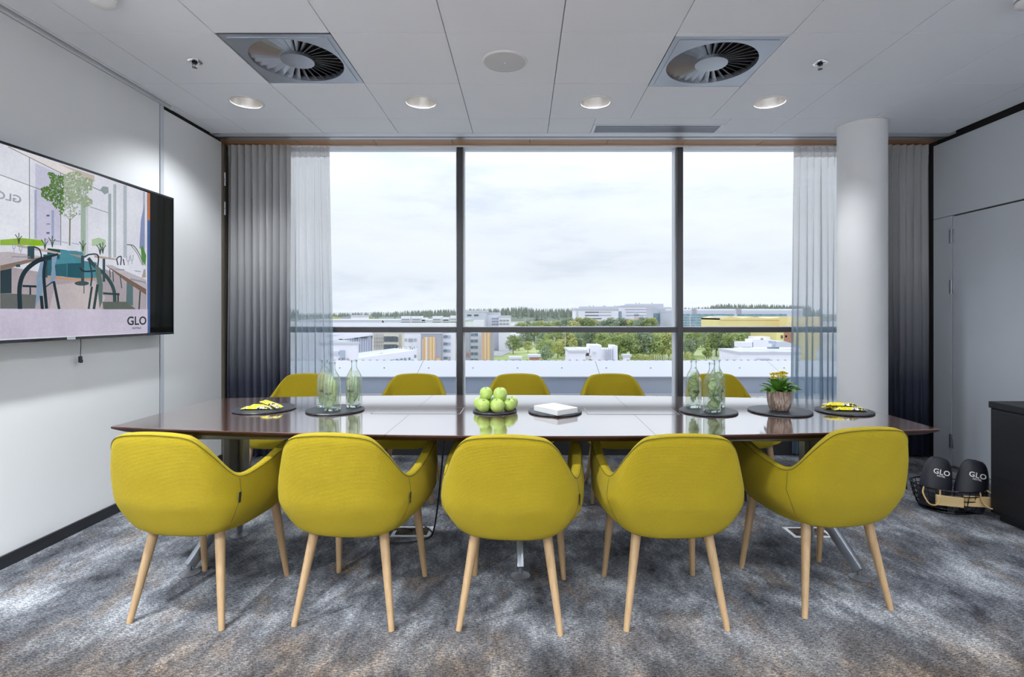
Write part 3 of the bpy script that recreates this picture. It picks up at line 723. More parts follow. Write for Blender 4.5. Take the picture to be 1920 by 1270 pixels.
BACK = [(-1.606, 3.655, 180, 'yellow armchair on the window side, behind the clear bottles beside the curtains'),
        (-0.797, 3.655, 180, 'yellow armchair on the window side, between water bottles and window mullion'),
        (-0.032, 3.655, 180, 'yellow armchair on the window side, directly behind the green apples'),
        (0.659, 3.655, 180, 'yellow armchair on the window side, behind the white notepad block'),
        (1.438, 3.66, 182, 'yellow armchair on the window side, behind the bottles beside the plant')]
for i, (x, y, a, lab) in enumerate(FRONT + BACK):
    o = proto if i == 0 else copy_tree(proto)
    o.location = (x, y, 0); o.rotation_euler = (0, 0, math.radians(a)); o['label'] = lab
    o['group'] = 'yellow armchairs at the near side of the table' if i < 5 else 'yellow armchairs at the window side of the table'

# ================================================================ CEILING FITTINGS
def downlight(x, y, label=None, watts=None):
    r = thing('downlight', label or 'recessed downlight', 'downlight', (x, y, CEIL), 0, 'recessed ceiling downlights')
    b = MB(); n = 48
    b.ring_surface([[(q * math.cos(2 * PI * j / n), q * math.sin(2 * PI * j / n), z) for j in range(n)] for q, z in ((0.100, 0.004), (0.100, -0.003), (0.116, -0.003), (0.117, 0.0))])
    b.build('trim_ring', 'white_plastic', r, 30)
    b = MB(); b.ring_surface([[(q * math.cos(2 * PI * j / n), q * math.sin(2 * PI * j / n), z) for j in range(n)] for q, z in ((0.100, 0.0), (0.094, 0.04), (0.078, 0.085), (0.058, 0.108))])
    b.build('reflector', 'reflector', r, 60)
    MB().lathe([(0.060, 0.0), (0.060, 0.004)], 32, (0, 0, 0.109)).build('lamp', 'lamp_glow', r, 40)
    li = bpy.data.lights.new('downlight_lamp', 'SPOT'); li.spot_size = math.radians(128); li.spot_blend = 0.6; li.shadow_soft_size = 0.05; li.energy = watts or LAMP_W; li.color = LAMP_COL
    link('downlight_light', li, r, (0, 0, 0.03))
    return r
for x, lab in zip(LAMPX, ('recessed downlight nearest the television wall', 'recessed downlight between the square diffuser and round speaker', 'recessed downlight directly above the slot grille side of the window', 'recessed downlight closest to the white column')):
    downlight(x, LAMPY, lab)
for x, y in FILL_LAMPS: downlight(x, y, 'added unseen fill downlight above and behind the camera', (300.0 if x < -1.5 else 40.0 if x > 2.5 else FILL_NEAR_W) if y > 1 else FILL_SIDE_W if x < -1.5 or y < -2 else 260.0 if x > 2.5 else FILL_MID_W)

def diffuser(x0, y0, x1, y1, label, spin):
    r = thing('air_diffuser', label, 'air diffuser', ((x0 + x1) / 2, (y0 + y1) / 2, CEIL), 0, 'square swirl air diffusers')
    hx, hy = (x1 - x0) / 2, (y1 - y0) / 2; R = 0.255; n = 64
    b = MB(); sq = []
    for j in range(n):
        a = 2 * PI * j / n; c_, s_ = math.cos(a), math.sin(a); t = min(hx / abs(c_) if abs(c_) > 1e-6 else 9, hy / abs(s_) if abs(s_) > 1e-6 else 9)
        sq.append((t * c_, t * s_))
    for (cx_, cy_) in ((-hx, -hy), (hx, -hy), (hx, hy), (-hx, hy)):
        k = min(range(n), key=lambda q: (sq[q][0] - cx_) ** 2 + (sq[q][1] - cy_) ** 2); sq[k] = (cx_, cy_)
    ci = [(R * math.cos(2 * PI * j / n), R * math.sin(2 * PI * j / n)) for j in range(n)]
    b.ring_surface([[(x, y, 0.012) for x, y in sq], [(x, y, 0.003) for x, y in sq], [(x * .90, y * .90, 0.003) for x, y in sq], [(x * .90, y * .90, -0.001) for x, y in sq], [(x, y, -0.001) for x, y in ci], [(x, y, 0.03) for x, y in ci]])
    b.build('face_plate', 'steel_grey', r, 20)
    MB().lathe([(R + .01, 0.0), (R + .01, 0.004)], 32, (0, 0, 0.060)).build('plenum', 'gap_black', r, 0)
    MB().lathe([(0.088, 0.022), (0.092, 0.0), (0.088, -0.001), (0.0, -0.001)], 48, (0, 0, 0), True, False).build('hub', 'steel_grey', r, 40)
    nb = 32; tilt = math.radians(36) * spin
    blade = None
    for j in range(nb):
        if blade is None:
            w0, w1 = 0.009, 0.022; bb = MB()
            def sec(rad, w):
                dy, dz = math.cos(tilt) * w, math.sin(tilt) * w
                return [(rad, -dy, 0.020 - dz), (rad, dy, 0.020 + dz), (rad, dy, 0.0232 + dz), (rad, -dy, 0.0232 - dz)]
            bb.ring_surface([sec(0.088, w0), sec(R, w1)], True, True, True)
            blade = bb.build('blade', 'steel_grey', r, 0)
            o = blade
        else:
            o = blade.copy(); COL.objects.link(o); o.parent = r
        o.rotation_euler = (0, 0, 2 * PI * j / nb)
    return r
diffuser(-1.592, 2.772, -1.004, 3.356, 'square metal swirl air diffuser on the television side of the ceiling', 1)
diffuser(0.804, 2.796, 1.398, 3.404, 'square metal swirl air diffuser on the column side of the ceiling', 1)

sp = thing('ceiling_speaker', 'round pale grey ceiling speaker between the two diffusers', 'speaker', (-0.103, 3.06, CEIL))
MB().lathe([(0.129, 0.0), (0.127, -0.006), (0.119, -0.008)], 48, (0, 0, 0), False, False).build('rim', 'white_plastic', sp, 40)
MB().lathe([(0.119, -0.007), (0.10, -0.0085), (0.0, -0.0085)], 48, (0, 0, 0), False, False).build('grille', 'speaker_grey', sp, 40)
MB().box((-0.002, -0.008, -0.0095), (0.002, 0.008, -0.0083)).build('badge', 'chrome', sp, 0)

def sprinkler(x, y, label):
    r = thing('sprinkler_head', label, 'sprinkler', (x, y, CEIL), 0, 'ceiling sprinkler heads')
    MB().lathe([(0.040, 0.0), (0.039, -0.004), (0.026, -0.006), (0.022, 0.004)], 32, (0, 0, 0), False, False).build('escutcheon', 'chrome', r, 40)
    MB().lathe([(0.015, 0.0), (0.014, -0.016), (0.009, -0.018)], 20).build('body', 'black_gloss', r, 40)
    fr = MB()
    for s_ in (-1, 1): fr.tube([(s_ * .011, 0, -0.014), (s_ * .013, 0, -0.026), (s_ * .004, 0, -0.036)], 0.0025, 6)
    fr.cone((0, 0, -0.016), (0, 0, -0.034), 0.003, 0.003, 8)
    fr.build('frame_arms', 'chrome', r, 40)
    MB().lathe([(0.013, -0.036), (0.014, -0.038), (0.0, -0.0385)], 16, (0, 0, 0), True, False).build('deflector', 'black_gloss', r, 40)
sprinkler(-1.89, 3.06, 'small chrome sprinkler head near the television wall')
sprinkler(1.725, 3.08, 'small chrome sprinkler head between diffuser and column')
def detector(x, y, label):
    r = thing('smoke_detector', label, 'smoke detector', (x, y, CEIL), 0, 'white smoke detectors')
    MB().lathe([(0.052, 0.0), (0.052, -0.014)], 32).build('base', 'white_plastic', r, 30)
    MB().lathe([(0.040, -0.014), (0.040, -0.024)], 32).build('slot_band', 'black_plastic', r, 30)
    MB().lathe([(0.050, -0.022), (0.050, -0.036), (0.036, -0.046), (0.0, -0.048)], 32, (0, 0, 0), True, False).build('cover', 'white_plastic', r, 40)
    MB().cone((0.044, 0, -0.02), (0.058, 0, -0.02), 0.011, 0.011, 12).build('indicator', 'white_plastic', r, 40)
detector(-1.925, 2.435, 'white smoke detector cut by the top of the picture, television side')
detector(2.325, 2.44, 'white smoke detector cut by the top of the picture, door side')

gr = thing('slot_grille', 'long pale metal slot air grille in the ceiling by the window', 'air grille', (1.05, 4.18, CEIL))
fr = MB()
for lo, hi in (((-0.505, -0.097), (0.506, -0.083)), ((-0.505, 0.083), (0.506, 0.096)), ((-0.505, -0.083), (-0.482, 0.083)), ((0.483, -0.083), (0.506, 0.083))): fr.box((lo[0], lo[1], -0.003), (hi[0], hi[1], 0.02))
fr.build('frame', 'pale_aluminium', gr, 0)
MB().box((-0.48, -0.083, 0.035), (0.482, 0.083, 0.04)).build('plenum', 'facade_grey', gr, 0)
for k in range(7): MB().box((-0.482, -0.074 + k * 0.0235, 0.002), (0.483, -0.064 + k * 0.0235, 0.02)).build('slat', 'steel_grey', gr, 0)
MB().box((-0.49, 0.097, 0.0), (0.506, 0.0975, 0.02)).build('joint', 'gap_black', gr, 0)

# ================================================================ TELEVISION
TVX = -2.42
tv = thing('television', 'large flat television showing a restaurant picture on the white wall', 'television', (TVX, 2.84, 1.56))
def tvp(x, y, off=0.0):                     # a point of the screen picture, in the set's own coordinates
    Y = -TVX * F / (CX - x); return (off, Y - 2.84, CAMZ + (CY - y) * Y / F - 1.56)
MB().rbox((-0.045, -0.835, -0.470), (-0.001, 0.835, 0.470), 0.004, 2).build('housing', 'black_gloss', tv, 30)
bz = MB()
for lo, hi in (((-0.835, 0.458), (0.835, 0.470)), ((-0.835, -0.470), (0.835, -0.455)), ((-0.835, -0.455), (-0.826, 0.458)), ((0.826, -0.455), (0.835, 0.458))): bz.box((-0.002, lo[0], lo[1]), (0.0065, hi[0], hi[1]))
bz.build('bezel', 'black_gloss', tv, 0)
MB().rbox((-0.088, -0.25, -0.2), (-0.045, 0.25, 0.2), 0.004, 1).build('wall_mount', 'matt_black', tv, 20)
MB().rbox((0.003, -0.026, -0.470), (0.0085, 0.026, -0.455), 0.001, 1).build('logo_plate', 'aluminium', tv, 20)
class Pic:
    def __init__(s): s.v = []; s.f = []; s.c = []; s.k = 0
    def poly(s, pts, col):
        s.k += 1; o = len(s.v); off = 0.0004 + s.k * 0.00001
        s.v += [tvp(x, y, off) for x, y in pts]; s.f.append(tuple(range(o, o + len(pts)))); s.c.append(srgb(*col))
    def line(s, pts, w, col):
        for (x0, y0), (x1, y1) in zip(pts[:-1], pts[1:]):
            d = math.hypot(x1 - x0, y1 - y0) or 1; nx, ny = -(y1 - y0) / d * w / 2, (x1 - x0) / d * w / 2
            ex, ey = (x1 - x0) / d * w * .2, (y1 - y0) / d * w * .2
            s.poly([(x0 + nx - ex, y0 + ny - ey), (x1 + nx + ex, y1 + ny + ey), (x1 - nx + ex, y1 - ny + ey), (x0 - nx - ex, y0 - ny - ey)], col)
    def build(s, name, parent):
        me = bpy.data.meshes.new(name); me.from_pydata(s.v, [], s.f); me.materials.append(MATS['screen_image'])
        ca = me.color_attributes.new('Col', 'FLOAT_COLOR', 'CORNER'); i = 0
        for f, c in zip(s.f, s.c):
            for _ in f: ca.data[i].color = (*c, 1); i += 1
        o = link(name, me, parent)
        for p in me.polygons:
            pass
        return o
A = lambda *p: [(x / 5.818, 260 + y / 5.818) for x, y in p]
B = lambda *p: [(x / 5.079, 440 + y / 5.079) for x, y in p]
pc = Pic()
pc.poly([(-218, 190), (276, 361), (276, 626), (-218, 655)], (226, 228, 238))
pc.poly(A((0, 75), (620, 265), (1030, 440), (1000, 520), (660, 375), (320, 205), (0, 70)), (232, 226, 224))
pc.poly(A((620, 265), (1030, 405), (1030, 470)), (205, 192, 180))
pc.poly(A((0, 400), (315, 515), (315, 1164), (0, 1164)), (236, 238, 246))
pc.poly(A((-1200, 0), (0, 395), (0, 1164), (-1200, 1164)), (228, 230, 240))
pc.poly(A((385, 270), (665, 390), (665, 1164), (385, 1164)), (206, 205, 226))
for x0, x1, y0, y1, c in ((375, 400, 560, 1090, (170, 178, 205)), (560, 588, 780, 1100, (165, 172, 205)), (505, 540, 830, 850, (110, 112, 140)), (505, 545, 925, 940, (150, 152, 180)), (505, 540, 1020, 1040, (110, 112, 140))):
    pc.poly(A((x0, y0), (x1, y0), (x1, y1), (x0, y1)), c)
for p, w in ((((0, 395), (480, 570)), 1.3), (((320, 205), (320, 1164)), 1.4), (((660, 375), (662, 1164)), 1.4), (((90, 90), (320, 205), (660, 375), (1100, 570)), 1.3), (((985, 745), (1180, 810)), 1.0)):
    pc.line(A(*p), w, (128, 132, 128))
for x0, x1, y0, c in ((880, 935, 640, (165, 185, 170)), (940, 960, 700, (205, 210, 216)), (1180, 1212, 600, (165, 180, 182)), (1235, 1268, 500, (178, 190, 194)), (1345, 1382, 510, (182, 192, 198)), (1560, 1580, 580, (175, 182, 200))):
    pc.poly(A((x0, y0), (x1, y0), (x1, 1300), (x0, 1300)), c)
pc.poly(A((1535, 900), (1575, 700), (1575, 1200), (1520, 1200)), (140, 150, 190))
pc.poly(A((1090, 560), (1120, 520), (1180, 530), (1185, 590), (1140, 610)), (150, 165, 165))
for x0, x1, y0, y1, c in ((0, 470, 1085, 1164, (150, 185, 70)), (320, 470, 1110, 1170, (140, 190, 40)), (1000, 1150, 1080, 1170, (175, 200, 165))):
    pc.poly(A((x0, y0 + 20), ((x0 + x1) / 2, y0), (x1, y0 + 25), (x1, y1), (x0, y1)), c)
for x0, x1, y0, c in ((500, 650, 1105, (120, 140, 165)), (670, 740, 1125, (150, 165, 190)), (780, 860, 1140, (150, 165, 190))):
    pc.line(A((x0, y0), (x1, y0 + 15)), 1.2, c)
# tree
rt = random.Random(4)
pc.line(A((758, 1164), (762, 880)), 2.6, (125, 125, 95))
for q in ((700, 820), (830, 830), (770, 760)): pc.line(A((762, 890), q), 1.0, (120, 120, 80))
tree_k = pc.k
for k in range(1500):
    while True:
        x, y = rt.uniform(450, 1010), rt.uniform(360, 850)
        if ((x - 735) / 285) ** 2 + ((y - 570) / 200) ** 2 < 1 + 0.5 * math.sin(x * .021) * math.sin(y * .027 + 1) or (abs(x - 760) < 110 and 700 < y < 860 and rt.random() < .25): break
    s_ = rt.uniform(8, 20); a = rt.uniform(0, PI); g_ = rt.uniform(0.85, 1.15)
    pc.k = tree_k + k % 12
    wash = 0.0 if x < 690 else 0.62 * rt.uniform(0.7, 1)
    base = (92, 128, 62); c = [int(min(255, (b_ * g_) * (1 - wash) + 222 * wash)) for b_ in base]
    pc.poly(A((x + s_ * math.cos(a), y + s_ * math.sin(a)), (x - s_ * .5 * math.sin(a), y + s_ * .5 * math.cos(a)), (x - s_ * math.cos(a), y - s_ * math.sin(a)), (x + s_ * .5 * math.sin(a), y - s_ * .5 * math.cos(a))), c)
# floor, sofa, tables, chairs
pc.poly(B((-1100, 330), (110, 310), (560, 390), (1000, 330), (1395, 470), (1395, 712), (-1100, 712)), (176, 166, 172))
pc.poly(B((520, 480), (900, 440), (1000, 600), (960, 712), (470, 712)), (196, 186, 188))
pc.poly(B((440, 395), (760, 425), (920, 405), (920, 418), (760, 445), (440, 410)), (205, 150, 110))
pc.poly(B((450, 130), (560, 140), (640, 150), (640, 400), (440, 390)), (52, 104, 118))
pc.poly(B((570, 150), (720, 155), (790, 170), (790, 250), (920, 265), (920, 410), (760, 420), (630, 405), (525, 380), (525, 240), (570, 235)), (78, 142, 158))
pc.poly(B((525, 285), (635, 275), (635, 405), (525, 385)), (48, 100, 112))
pc.poly(B((640, 275), (800, 270), (800, 415), (640, 405)), (38, 88, 100))
pc.poly(B((455, 130), (570, 150), (570, 185), (450, 180)), (40, 70, 66))
for p, c in (((( -1100, 220), (-1100, 330), (0, 345), (400, 232), (405, 208), (80, 165)), (196, 188, 192)), (((0, 345), (400, 232), (405, 208), (0, 295)), (140, 122, 110)),
             (((155, 95), (420, 140), (580, 175), (575, 190), (340, 150), (160, 115)), (190, 176, 170)), (((650, 185), (800, 200), (800, 225), (740, 215)), (170, 150, 138)),
             (((890, 195), (1110, 230), (1105, 245), (900, 220)), (180, 165, 155)), (((1000, 290), (1060, 290), (1390, 430), (1390, 570), (1180, 430)), (190, 184, 190)), (((1000, 290), (1390, 520), (1390, 575), (1190, 440)), (122, 98, 84)),
             (((0, 345), (108, 320), (108, 560), (0, 560)), (50, 66, 74)), (((1205, 450), (1265, 490), (1265, 680), (1200, 650)), (90, 116, 120))):
    pc.poly(B(*p), c)
for x0, x1, y0, y1 in ((770, 800, 200, 470), (975, 1000, 230, 450), (410, 450, 190, 410), (260, 325, 110, 230), (150, 190, 285, 310)):
    pc.poly(B((x0, y0), (x1, y0), (x1, y1), (x0, y1)), (58, 84, 92))
pc.poly([(q[0], q[1]) for q in B(*[(777 + 70 * math.cos(t * PI / 8), 465 + 22 * math.sin(t * PI / 8)) for t in range(16)])], (66, 84, 86))
def arc(p, w, c): pc.line([(v.x, v.y) for v in catmull([(x, y, 0) for x, y in B(*p)], 5)], w, c)
dk = (40, 56, 64)
pc.poly(B((0, 560), (165, 565), (345, 575), (330, 705), (0, 705)), (104, 108, 106))
arc(((188, 705), (185, 500), (230, 360), (340, 260), (450, 225), (545, 200)), 8.5, dk)
pc.poly(B((380, 270), (440, 240), (410, 380), (400, 560), (330, 705), (345, 560), (345, 420)), (136, 160, 186))
pc.poly(B((490, 215), (545, 200), (520, 300), (530, 400), (500, 460), (470, 480), (490, 330)), (136, 160, 186))
for p, w in ((((430, 250), (415, 400), (440, 700)), 6), (((510, 450), (560, 705)), 5), (((390, 590), (400, 705)), 6), (((215, 490), (340, 495)), 4), (((285, 500), (285, 570)), 3), (((500, 450), (430, 500)), 2)): arc(p, w, dk)
arc(((320, 115), (370, 140), (390, 200), (380, 240)), 2.5, dk)
arc(((800, 215), (850, 190), (930, 200), (925, 330)), 2.5, dk); arc(((760, 320), (800, 350), (920, 345)), 3, dk)
arc(((1120, 290), (1110, 230), (1150, 210), (1145, 290)), 2, dk); arc(((1180, 290), (1170, 235)), 2, dk)
arc(((840, 230), (890, 290), (1010, 400), (1080, 530), (1090, 705)), 6.5, (62, 84, 84))
pc.poly(B((900, 290), (950, 320), (975, 480), (970, 640), (945, 705), (925, 500)), (96, 118, 112))
for p, w in ((((845, 240), (870, 380), (860, 490)), 3), (((870, 500), (840, 705)), 4), (((925, 480), (890, 705)), 5), (((980, 560), (1130, 570)), 4), (((1120, 560), (1120, 640)), 3), (((1330, 540), (1320, 712)), 2.5), (((795, 480), (795, 560)), 1.5), (((1140, 400), (1155, 510)), 1.6), (((1070, 350), (1075, 450)), 1.6), (((1040, 330), (1045, 410)), 1.6)): arc(p, w, (56, 74, 76))
pc.poly(B((970, 640), (1200, 640), (1290, 712), (980, 712)), (98, 106, 98))
# vase, leaves, glasses
pc.poly(B((1365, 330), (1380, 330), (1385, 410), (1345, 410)), (170, 160, 150))
pc.poly(B((1335, 130), (1355, 105), (1388, 200), (1380, 300), (1345, 240)), (86, 140, 66))
arc(((1205, 95), (1270, 110), (1330, 200), (1360, 290)), 1.8, (110, 122, 110)); arc(((1240, 100), (1300, 180), (1350, 290)), 1.2, (120, 132, 118))
for x, y in ((1215, 250), (1250, 240), (125, 130), (190, 150)): arc(((x - 14, y - 45), (x - 10, y), (x + 8, y), (x + 14, y - 45)), 1.0, (150, 156, 168)); arc(((x, y), (x, y + 40)), 0.9, (150, 156, 168))
for x, y in ((420, 110), (490, 90), (170, 60), (945, 160), (970, 150), (780, 130)):
    for dx, dy in ((-35, -60), (0, -75), (28, -45)): arc(((x, y + 30), (x + dx * .4, y + dy * .5), (x + dx, y + dy)), 1.6, (72, 96, 72))
for p in (((90, 205), (270, 210), (280, 218), (110, 216)), ((1060, 325), (1170, 330), (1180, 345), (1090, 335)), ((1235, 415), (1380, 450), (1388, 466), (1230, 432)), ((1270, 340), (1330, 350), (1340, 358), (1280, 350))): pc.poly(B(*p), (150, 150, 168))
# lavender band, margin stripes, black edge
pc.poly([(-218, 579.5), (0, 579.5), (277, 580.5), (277, 624), (0, 636), (-218, 647)], (205, 198, 216))
pc.poly([(275, 361), (281, 363), (281, 414), (275, 413)], (196, 118, 78)); pc.poly([(275, 413), (281, 414), (281, 625), (275, 625)], (72, 100, 160))
pc.poly([(279.5, 362), (321.5, 373), (320.5, 624), (279.5, 625.5)], (10, 12, 6))
pc.build('screen_picture', tv)
def screen_text(body, px, py, h_px, mat, mirror=False, sx=1.0):
    o0 = Vector(tvp(px, py, 0.0062)); Y = o0.y + 2.84
    size = h_px * Y / F / 0.70
    m_ = Matrix(((0, 0, 1, 0), ((1 if mirror else -1) * -1 * sx, 0, 0, 0), (0, 1, 0, 0), (0, 0, 0, 1)))
    # camera looks along +Y at a wall on its left: reading direction runs along +Y
    m_ = Matrix(((0, 0, 1, 0), ((-sx if mirror else sx), 0, 0, 0), (0, 1, 0, 0), (0, 0, 0, 1)))
    m_.translation = o0
    return text_obj('screen_text', body, size, mat, tv, m_, 0.0001, 1.0, size * 0.02)
screen_text('GLO', 255, 602.5, 15.5, 'print_black', sx=1.12)
screen_text('HOTELS', 254.5, 615.5, 3.4, 'print_black', sx=1.3)
plain('print_grey', (0.42, 0.44, 0.46), 0.5)
screen_text('GLO', 13, 370, 14, 'print_grey', mirror=True, sx=1.3)
# lead hanging under the set
ld = thing('hanging_lead', 'thin black lead with small plug hanging under the television', 'cable', (-2.49, 2.99, 1.0))
MB().tube([(0, 0, 0.12), (0.003, 0.001, 0.06), (0.002, -0.001, 0.0), (0.0, 0.0, -0.012)], 0.0018, 6).build('wire', 'black_plastic', ld, 60)
pl_ = MB(); pl_.rbox((-0.008, -0.008, -0.045), (0.008, 0.008, -0.01), 0.003, 1); pl_.rbox((-0.004, -0.003, -0.048), (0.004, 0.016, -0.03), 0.002, 1)
pl_.build('plug', 'black_plastic', ld, 30)

# ================================================================ THINGS ON THE TABLE
SZ = TZ + 0.009
def slate(x, y, r, label, seed):
    rnd = random.Random(seed); n = 72
    rr = [r * (1 + 0.008 * math.sin(3 * 2 * PI * j / n + seed) + rnd.uniform(-0.006, 0.006)) for j in range(n)]
    def ring(k, z, jit=0.0): return [((rr[j] * k + rnd.uniform(-jit, jit)) * math.cos(2 * PI * j / n), (rr[j] * k + rnd.uniform(-jit, jit)) * math.sin(2 * PI * j / n), z) for j in range(n)]
    b = MB(); b.ring_surface([ring(0.97, 0.0005), ring(1.0, 0.003, 0.001), ring(0.995, 0.006, 0.0015), ring(0.975, 0.009, 0.001)], True, True, True)
    o = b.build('slate_plate', 'slate', None, 25, (x, y, TZ)); return tag(o, label, 'plate', 'round slate plates on the table')
slate(-1.319, 2.714, 0.150, 'round slate plate under yellow sweets at the television end', 1)
slate(-0.945, 2.683, 0.142, 'round slate plate under the three bottles nearer the television', 2)
slate(-0.139, 2.668, 0.111, 'small round slate plate under the green apples', 3)
slate(0.162, 2.640, 0.133, 'round slate plate under the white notepad block and pen', 4)
slate(0.927, 2.650, 0.140, 'round slate plate under the three bottles beside the plant', 5)
slate(1.283, 2.650, 0.149, 'round slate plate under the potted yellow plant', 6)
slate(1.604, 2.650, 0.131, 'round slate plate under patterned yellow sweets at the column end', 7)

# bottles
def bottle_ring(h, z, e, n=40):
    out_ = []
    for j in range(n):
        a = 2 * PI * j / n; c_, s_ = math.cos(a), math.sin(a)
        out_.append((h * math.copysign(abs(c_) ** (2 / e), c_), h * math.copysign(abs(s_) ** (2 / e), s_), z))
    return out_
def bottle(x, y, rz, label, group, seed, style):
    rnd = random.Random(seed)
    r = thing('water_bottle', label, 'bottle', (x, y, SZ), rz, group)
    prof = [(0.026, 0.0, 5), (0.031, 0.002, 6), (0.0325, 0.01, 7), (0.0325, 0.135, 7), (0.032, 0.148, 6), (0.029, 0.165, 4.5), (0.023, 0.183, 3.2), (0.0165, 0.198, 2.3), (0.0140, 0.207, 2), (0.0135, 0.230, 2), (0.0150, 0.232, 2), (0.0150, 0.240, 2)]
    g = MB().ring_surface([bottle_ring(*p) for p in prof], True, True, False).build('glass', 'bottle_glass', r, 50)
    MB().ring_surface([bottle_ring(0.0285, 0.0015, 6), bottle_ring(0.030, 0.006, 6), bottle_ring(0.0295, 0.014, 6), bottle_ring(0.022, 0.0155, 5)], True, True, True).build('thick_base', 'thick_glass', r, 40)
    MB().lathe([(0.0152, 0.2315), (0.0158, 0.236), (0.0145, 0.241), (0.0120, 0.240), (0.0118, 0.2315)], 24, (0, 0, 0), False, False).build('lip', 'bottle_glass', r, 50)
    wp = [(0.022, 0.017, 5), (0.030, 0.02, 6), (0.0308, 0.134, 7), (0.0302, 0.147, 6), (0.0275, 0.164, 4.5), (0.0215, 0.181, 3.2), (0.0195, 0.187, 2.8)]
    MB().ring_surface([bottle_ring(*p) for p in wp], True, True, True).build('water', 'infused_water', r, 50)
    # cucumber: curled ribbons, slices and half slices
    def slice_(cx, cy, cz, rad, rx, ry, half=False):
        n = 18 if not half else 10; mt = Matrix.Translation((cx, cy, cz)) @ Matrix.Rotation(ry, 4, 'Z') @ Matrix.Rotation(rx, 4, 'X')
        ang = [(2 * PI * j / n) if not half else PI * j / (n - 1) for j in range(n)]
        b = MB()
        for z0, z1, r0, r1, mi in ((-.0011, .0011, 0.0, rad * .88, 0), (-.0011, .0011, rad * .88, rad, 1)):
            lo = [mt @ Vector((r1 * math.cos(a), r1 * math.sin(a), z0)) for a in ang]; hi = [mt @ Vector((r1 * math.cos(a), r1 * math.sin(a), z1)) for a in ang]
            if r0 == 0: b.add(lo, [tuple(reversed(range(n)))], 0); b.add(hi, [tuple(range(n))], 0)
            else:
                li_ = [mt @ Vector((r0 * math.cos(a), r0 * math.sin(a), z0)) for a in ang]; hi_ = [mt @ Vector((r0 * math.cos(a), r0 * math.sin(a), z1)) for a in ang]
                b.ring_surface([li_, lo, hi, hi_], not half, False, False, 1)
        b.build('cucumber_slice', ['cucumber_flesh', 'cucumber_rind'], r, 40)
    def ribbon(p0, p1, w, bend, twist):
        p0 = Vector(p0); p1 = Vector(p1); n = 9; rows = []
        side = Vector((math.cos(twist), math.sin(twist), 0))
        for i in range(n + 1):
            t = i / n; c_ = p0.lerp(p1, t) + bend * math.sin(PI * t) * Vector((-math.sin(twist), math.cos(twist), 0))
            ww = w * (0.55 + 0.45 * math.sin(PI * min(1, max(0, t * 1.0))))
            rows.append([c_ - side * ww, c_ - side * ww * .72, c_ + side * ww * .72, c_ + side * ww])
        b = MB()
        for k, mi in ((0, 1), (1, 0), (2, 1)): b.grid([[q[k], q[k + 1]] for q in rows], mi)
        b.build('cucumber_ribbon', ['cucumber_flesh', 'cucumber_rind'], r, 60)
    if style == 'ribbons':
        ribbon((-0.012, -0.022, 0.10), (-0.006, -0.015, 0.182), 0.0055, 0.004, 0.5); ribbon((0.004, -0.022, 0.085), (0.008, -0.012, 0.172), 0.006, -0.003, 0.2)
        ribbon((0.018, -0.018, 0.08), (0.012, -0.008, 0.165), 0.007, 0.004, -0.3); ribbon((-0.018, 0.0, 0.03), (-0.02, 0.005, 0.13), 0.008, 0.003, 0.9)
        ribbon((0.0, 0.012, 0.03), (0.004, 0.01, 0.15), 0.012, 0.004, 0.2); ribbon((0.02, 0.01, 0.03), (0.02, 0.005, 0.14), 0.009, -0.003, 1.2)
        slice_(-0.004, -0.016, 0.038, 0.019, 1.35, 0.3); slice_(0.010, -0.006, 0.052, 0.020, 1.1, -0.6); slice_(-0.010, 0.008, 0.060, 0.019, 1.2, 1.2); slice_(0.008, -0.02, 0.075, 0.012, 0.9, 0.8, True)
    else:
        for k in range(14):
            z = 0.032 + k * 0.0105; rad = 0.0235 if z < 0.14 else 0.018
            slice_(rnd.uniform(-0.008, 0.008), rnd.uniform(-0.012, 0.004), z, rad, rnd.uniform(0.5, 1.45), rnd.uniform(0, 6.28), rnd.random() < .25)
        ribbon((-0.012, -0.023, 0.03), (0.012, -0.022, 0.085), 0.005, 0.003, 0.6); ribbon((-0.020, 0.0, 0.05), (-0.022, 0.0, 0.14), 0.006, 0.003, 1.1)
    # print on the face turned to the camera
    text_obj('printed_name', 'GLO', 0.0155, 'print_black', r, Matrix.Translation((0.0, -0.0329, 0.086)) @ Matrix.Rotation(PI / 2, 4, 'X'), 0.0001, 1.12, 0.0007)
    return r
gA, gB = 'water bottles nearer the television', 'water bottles beside the potted plant'
bottle(-1.020, 2.735, 0.15, 'cucumber water bottle partly hidden behind its neighbour, nearest the television', gA, 1, 'ribbons')
bottle(-0.943, 2.632, -0.28, 'frontmost cucumber water bottle of the trio nearer the television', gA, 2, 'ribbons')
bottle(-0.868, 2.735, -0.25, 'cucumber water bottle standing apart, apple side of the television trio', gA, 3, 'ribbons')
bottle(0.874, 2.715, 0.10, 'cucumber water bottle nearest the notepad in the trio by the plant', gB, 4, 'slices')
bottle(0.925, 2.595, 0.25, 'frontmost cucumber water bottle of the trio by the plant', gB, 5, 'slices')
bottle(1.000, 2.735, 0.20, 'cucumber water bottle hidden behind another, nearest the plant', gB, 6, 'slices')

